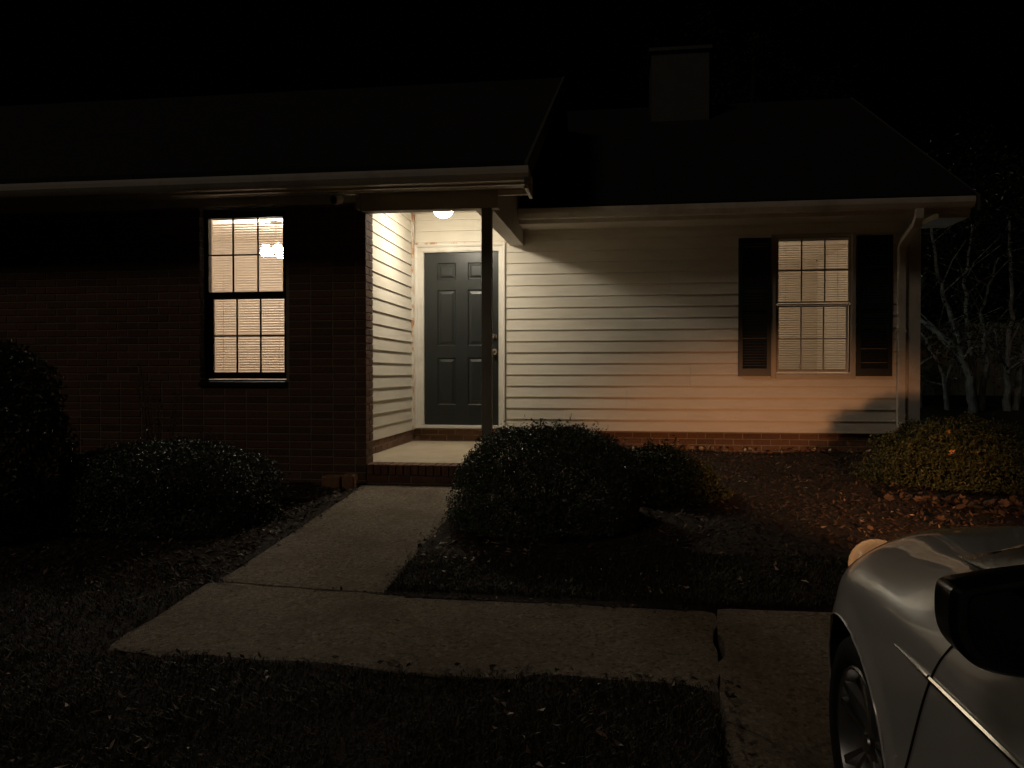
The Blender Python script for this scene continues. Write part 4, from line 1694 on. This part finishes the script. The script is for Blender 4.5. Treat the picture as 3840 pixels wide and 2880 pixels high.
def car():
    AX, AY, GZ_ = 1.49, 2.27, .160
    t = empty('parked_car', (AX, AY, GZ_))
    tag(t, 'white car parked on the driveway facing the house, partly in frame', 'car')
    # y, [(x,z) b..i]
    S = [
        (.885, [(.28, .26), (.34, .30), (.36, .42), (.35, .53), (.33, .585), (.29, .62), (.18, .645), (0, .65)]),
        (.85, [(.42, .24), (.48, .29), (.51, .43), (.49, .54), (.45, .60), (.38, .645), (.24, .69), (0, .70)]),
        (.74, [(.54, .22), (.60, .28), (.62, .44), (.585, .56), (.53, .62), (.445, .685), (.30, .745), (0, .765)]),
        (.58, [(.62, .21), (.66, .27), (.68, .44), (.605, .595), (.545, .668), (.465, .738), (.325, .798), (0, .815)]),
        (.38, [(.69, .20), (.745, .26), (.772, .46), (.722, .64), (.648, .738), (.54, .815), (.355, .845), (0, .855)]),
        (.15, [(.74, .20), (.80, .26), (.822, .47), (.822, .685), (.755, .79), (.59, .862), (.37, .873), (0, .88)]),
        (-.10, [(.76, .20), (.82, .26), (.838, .47), (.838, .70), (.782, .805), (.62, .880), (.39, .895), (0, .90)]),
        (-.35, [(.765, .20), (.825, .26), (.836, .47), (.838, .705), (.795, .805), (.665, .900), (.42, .915), (0, .925)]),
        (-.60, [(.77, .20), (.828, .26), (.835, .47), (.838, .708), (.806, .81), (.735, .905), (.46, .935), (0, .945)]),
        (-1.0, [(.77, .20), (.83, .26), (.835, .47), (.838, .710), (.815, .82), (.765, .915), (.48, .95), (0, .955)]),
        (-1.7, [(.77, .20), (.83, .26), (.836, .47), (.838, .715), (.818, .83), (.765, .925), (.48, .96), (0, .965)]),
        (-2.3, [(.76, .21), (.82, .27), (.838, .48), (.838, .73), (.805, .845), (.745, .94), (.47, .97), (0, .975)]),
        (-2.8, [(.74, .23), (.80, .29), (.82, .49), (.815, .745), (.77, .86), (.70, .95), (.45, .985), (0, .99)]),
        (-3.1, [(.66, .26), (.73, .32), (.76, .50), (.75, .745), (.70, .87), (.63, .96), (.42, .99), (0, 1.0)]),
        (-3.24, [(.45, .30), (.52, .36), (.56, .52), (.56, .74), (.52, .86), (.46, .94), (.3, .97), (0, .975)]),
    ]
    P = np.array([[(y, x, z) for x, z in pts] for y, pts in S])            # stations x points x (y,x,z)
    P = catmull(P, 22)                                                      # along the car
    P = np.swapaxes(catmull(np.swapaxes(P, 0, 1), 14), 0, 1)               # round the section
    nu, nv = P.shape[:2]
    yy, xx, zz = P[..., 0], P[..., 1], P[..., 2]
    wc = [(0, .296), (-2.45, .296)]
    ra = .352
    vid = np.arange(nu * nv).reshape(nu, nv)
    crest = 14 * 4 + 3
    dist = np.full((nu, nv), 9.0)
    for cy_, cz_ in wc:
        d = np.hypot(yy - cy_, zz - cz_)
        d[:, crest:] = 9
        dist = np.minimum(dist, d)
    inside = dist < ra
    # snap the ring of inside vertices next to the outside
    near = inside & (np.roll(~inside, 1, 0) | np.roll(~inside, -1, 0) | np.roll(~inside, 1, 1) | np.roll(~inside, -1, 1) | np.roll(np.roll(~inside, 1, 0), 1, 1) | np.roll(np.roll(~inside, -1, 0), 1, 1) | np.roll(np.roll(~inside, 1, 0), -1, 1) | np.roll(np.roll(~inside, -1, 0), -1, 1))
    for cy_, cz_ in wc:
        d = np.hypot(yy - cy_, zz - cz_)
        m = near & (d < ra)
        yy[m] = cy_ + (yy[m] - cy_) / d[m] * ra
        zz[m] = cz_ + (zz[m] - cz_) / d[m] * ra
        # flared lip
        fl = (~inside | near) & (np.abs(d - ra) < .05)
        fl[:, crest:] = False
        xx[fl] += .010 * (1 - np.abs(d[fl] - ra) / .05)
    dead = inside & ~near
    faces_body, faces_door, faces_rear = [], [], []
    seam = lambda z: -.58 - .55 * (z - .70)
    for i in range(nu - 1):
        for j in range(nv - 1):
            c4 = [(i, j), (i + 1, j), (i + 1, j + 1), (i, j + 1)]
            if any(dead[a] for a in c4):
                continue
            fidx = [vid[a] for a in c4]
            ym, zm = np.mean([yy[a] for a in c4]), np.mean([zz[a] for a in c4])
            if j < crest + 10 and zm > .30 and seam(zm) > ym > -1.52:
                faces_door.append(fidx)
            else:
                faces_body.append(fidx)
    V = np.stack([xx, yy, zz], -1).reshape(-1, 3)
    VL = V * (-1, 1, 1)

    def sub(fs, W, flip):
        fs = np.array(fs)
        used, inv = np.unique(fs, return_inverse=True)
        q = inv.reshape(fs.shape)
        return W[used], (q[:, ::-1] if flip else q)
    vl, ql = sub(faces_body, VL, True)
    vr, qr = sub(faces_body, V, False)
    body = link('body', np_mesh('body', np.vstack([vl, vr]), np.vstack([ql, qr + len(vl)]), M['paint'], True), t)
    # weld along the centre line
    bm = bmesh.new()
    bm.from_mesh(body.data)
    bmesh.ops.remove_doubles(bm, verts=bm.verts, dist=.0006)
    bmesh.ops.recalc_face_normals(bm, faces=bm.faces)
    bm.to_mesh(body.data)
    bm.free()
    for W, fl in ((VL, True), (V, False)):
        v, q = sub(faces_door, W, fl)
        d = link('door', np_mesh('door', v, q, M['paint'], True), t)
        sgn = -1 if fl else 1
        # seams, handle

        def xat(y, z):
            i = int(np.argmin(np.abs(yy[:, 20] - y)))
            zs_, xs_ = zz[i, 8:crest], xx[i, 8:crest]
            return float(np.interp(z, zs_, xs_))
        pts = [(sgn * (xat(seam(z), z) + .0004), seam(z), z) for z in np.linspace(.30, .90, 22)]
        MB().tube(pts, .0032, 6).build('seam', M['well'], d)
        pts = [(sgn * (xat(-1.52, z) + .0004), -1.52, z) for z in np.linspace(.30, .90, 16)]
        MB().tube(pts, .0032, 6).build('seam', M['well'], d)
        hx = sgn * (xat(-1.35, .80) + .02)
        MB().tube([(hx - sgn * .03, -1.26, .80), (hx, -1.28, .80), (hx, -1.42, .80), (hx - sgn * .03, -1.44, .80)], .012, 8).build('handle', M['paint'], d, smooth=True)
        # highlight of the body crease put in as chrome tubes, split at the seam
        for a, b, r0, r1 in ((-.376, -.576, .0015, .0065), (-.586, -1.515, .0068, .0075), (-1.525, -2.05, .0075, .005)):
            ys = np.linspace(a, b, 16)
            pts = [(sgn * (xat(y, .707) + .001), y, .707) for y in ys]
            MB().tube(pts, list(np.linspace(r0, r1, 16)), 8).build('crease_highlight', M['chrome'], t, smooth=True)
        # wheel wells and arch lips
        for cy_, cz_ in wc:
            w = MB()
            vs = []
            for x_ in (0, .45):
                for k in range(33):
                    a = .02 + (math.pi - .04) * k / 32
                    x_w = x_ or xat(cy_ + ra * math.cos(a), cz_ + ra * math.sin(a)) - .003
                    vs.append((sgn * x_w, cy_ + (ra + .001) * math.cos(a), cz_ + (ra + .001) * math.sin(a)))
            fs_ = [(k, k + 1, 33 + k + 1, 33 + k) for k in range(32)] + [tuple(33 + k for k in range(33))]
            w.add(vs, fs_).build('wheel_well', M['well'], t)
            lip = []
            for k in range(41):
                a = -.15 + (math.pi + .3) * k / 40
                y_, z_ = cy_ + ra * math.cos(a), cz_ + ra * math.sin(a)
                i = int(np.argmin(np.abs(P[:, 20, 0] - y_)))
                lip.append((sgn * (xat(y_, z_) + .002), y_, z_))
            MB().tube(lip, .0028, 6).build('arch_lip', M['paint'], t, smooth=True)
    # nose and underside
    MB().box(-.60, .60, -3.0, .60, .20, .24).build('underbody', M['well'], t)
    MB().box(-.40, .40, .872, .892, .33, .56).build('grille', M['black_plastic'], t, bevel=.01)
    # cabin
    C_ = [(-.42, .72, .925, .66, .932), (-.75, .735, .93, .60, 1.12), (-1.12, .745, .93, .565, 1.31), (-1.6, .75, .935, .56, 1.365), (-2.1, .745, .94, .55, 1.335), (-2.55, .72, .95, .56, 1.17), (-2.95, .66, .965, .58, .99)]
    cv = []
    for y, xb, zb_, xt, zt in C_:
        cv.append([(y, xb, zb_), (y, (xb + xt) / 2 + .03, (zb_ + zt) / 2), (y, xt, zt - .02), (y, xt * .6, zt + .012), (y, 0, zt + .02)])
    Q = catmull(np.array(cv), 10)
    mu, mv = Q.shape[:2]
    W = np.stack([Q[..., 1], Q[..., 0], Q[..., 2]], -1).reshape(-1, 3)
    glass, roof = [], []
    for i in range(mu - 1):
        for j in range(mv - 1):
            a = [i * mv + j, (i + 1) * mv + j, (i + 1) * mv + j + 1, i * mv + j + 1]
            ym = Q[i, 0, 0]
            (roof if (j >= 2 and -2.12 < ym < -1.10) or (j == 1 and -2.12 < ym < -1.1 and False) else glass).append(a)
    for nm, fs_, mt in (('window_glass', glass, M['car_glass']), ('roof', roof, M['paint'])):
        f = np.array(fs_)
        link(nm, np_mesh(nm, np.vstack([W, W * (-1, 1, 1)]), np.vstack([f, f[:, ::-1] + len(W)]), mt, True), t)
    # headlights
    for sgn in (-1, 1):
        hl = MB()
        vs, fs_ = [], []
        A, B_ = 24, 16
        for i in range(B_ + 1):
            th = math.pi * i / B_
            for k in range(A):
                ph = 2 * math.pi * k / A
                p = Vector((.098 * math.sin(th) * math.cos(ph), .195 * math.cos(th), .096 * math.sin(th) * math.sin(ph)))
                p = Matrix.Rotation(R(-10), 3, 'X') @ p
                p = Matrix.Rotation(R(14 * -sgn * -1), 3, 'Z') @ p
                vs.append((sgn * .545 + p.x, .655 + p.y, .645 + p.z))
        for i in range(B_):
            for k in range(A):
                fs_.append((i * A + k, i * A + (k + 1) % A, (i + 1) * A + (k + 1) % A, (i + 1) * A + k))
        h = hl.add(vs, fs_).build('headlight', M['lens'], t, smooth=True)
        MB().lathe([(.004, -.05), (.035, -.03), (.045, 0), (.035, .03), (.004, .05)], (sgn * .55, .66, .655), 14, 'y').build('parking_bulb', emis('parking_glow', (1.0, .50, .20), 4), h)
        if sgn > 0:
            MB().lathe([(.05, -.04), (.052, .0115), (.046, .012)], (.535, .812, .545), 16, 'y').build('signal_housing', M['well'], h)
            MB().lathe([(.045, .0125), (.045, .014), (.02, .02)], (.535, .812, .545), 16, 'y').build('turn_signal', emis('amber_glow', (1.0, .36, .06), 60), h)
            ld = bpy.data.lights.new('turn_signal_light', 'SPOT')
            ld.energy = 360
            ld.color = (1.0, .43, .18)
            ld.spot_size = R(36)
            ld.spot_blend = 1.0
            ld.shadow_soft_size = .10
            lo = bpy.data.objects.new('turn_signal_light', ld)
            COL.objects.link(lo)
            lo.parent = t
            lo.location = (.545, .91, .545)
            lo.rotation_euler = (R(90.8), 0, R(3.2))
            lo.scale = (1.5, .72, 1)
    # mirrors
    for sgn in (-1, 1):
        mr = MB()
        out = np.array([(-.99, 1.028), (-1.0, 1.015), (-1.0, .965), (-.985, .93), (-.95, .905), (-.88, .895), (-.79, .892), (-.765, .91), (-.76, .98), (-.765, 1.045), (-.79, 1.058), (-.88, 1.050)])
        out = catmull(np.vstack([out, out[:1]]), 5)[:-1]
        A = len(out)
        cen = out.mean(0)
        vs, fs_ = [], []
        prof = [(-.044, .80), (-.046, .93), (-.036, 1.0), (.02, .98), (.065, .80), (.085, .45)]
        for (dy, k_) in prof:
            for p in out:
                pq = cen + (p - cen) * k_
                vs.append((-sgn * pq[0], -1.03 + dy, pq[1]))
        for i in range(len(prof) - 1):
            for q_ in range(A):
                fs_.append((i * A + q_, i * A + (q_ + 1) % A, (i + 1) * A + (q_ + 1) % A, (i + 1) * A + q_))
        fs_ += [tuple(range(A)), tuple((len(prof) - 1) * A + q_ for q_ in range(A))]
        mo = mr.add(vs, fs_).build('mirror', M['black_plastic'], t, smooth=True)
        MB().add([(-sgn * q_[0], -1.0775, q_[1]) for q_ in cen + (out - cen) * .80], [tuple(range(A))]).build('mirror_glass', M['mirror_glass'], mo)
        MB().tube([(sgn * .82, -.98, .945), (sgn * .72, -.95, .93)], [.028, .032], 8).build('mirror_arm', M['black_plastic'], mo, smooth=True)
    # wheels

    def wheel(sgn):
        w = empty('wheel')
        w.parent = t
        rt = .296
        ty = MB().lathe([(.205, .085), (.225, .098), (.262, .100), (.285, .090), (rt, .068), (rt + .0, .0), (rt, -.068), (.285, -.09), (.225, -.098), (.205, -.085)], (0, 0, 0), 48, 'x', cap=False).build('tyre', M['rubber'], w, smooth=True)
        rim = MB().lathe([(.207, .086), (.203, .092), (.196, .090), (.190, .070), (.180, -.02), (.185, -.07)], (0, 0, 0), 40, 'x', cap=False)
        rim.build('rim', M['alloy'], w, smooth=True)
        MB().lathe([(.178, -.03), (.04, -.03)], (0, 0, 0), 32, 'x', cap=True).build('brake_disc', M['well'], w)
        for k in range(5):
            a = 2 * math.pi * k / 5 + .22
            for da in (-.13, .13):
                r0, r1 = Vector((.052, math.cos(a + da * 1.2) * .045, math.sin(a + da * 1.2) * .045)), Vector((.076, math.cos(a + da * 1.35) * .192, math.sin(a + da * 1.35) * .192))
                tan = Vector((0, -math.sin(a), math.cos(a)))
                sp = MB()
                vs = []
                for p, hw_ in ((r0, .011), (r1, .019)):
                    for dx, dt in ((.008, -.6), (.008, .6), (-.022, 1), (-.022, -1)):
                        vs.append(p + Vector((dx, 0, 0)) + tan * hw_ * dt)
                sp.add(vs, [(0, 1, 2, 3), (4, 5, 6, 7), (0, 4, 5, 1), (1, 5, 6, 2), (2, 6, 7, 3), (3, 7, 4, 0)]).build('spoke', M['alloy'], w)
        MB().lathe([(.052, .03), (.052, .058), (.030, .066), (.028, .072), (.01, .074)], (0, 0, 0), 20, 'x').build('hub', M['alloy'], w, smooth=True)
        w.rotation_euler = (0, 0, math.pi if sgn < 0 else 0)
        return w
    for sgn in (-1, 1):
        for cy_, cz_ in wc:
            w = wheel(sgn)
            w.location = (sgn * .715, cy_, cz_)
    return t


car()
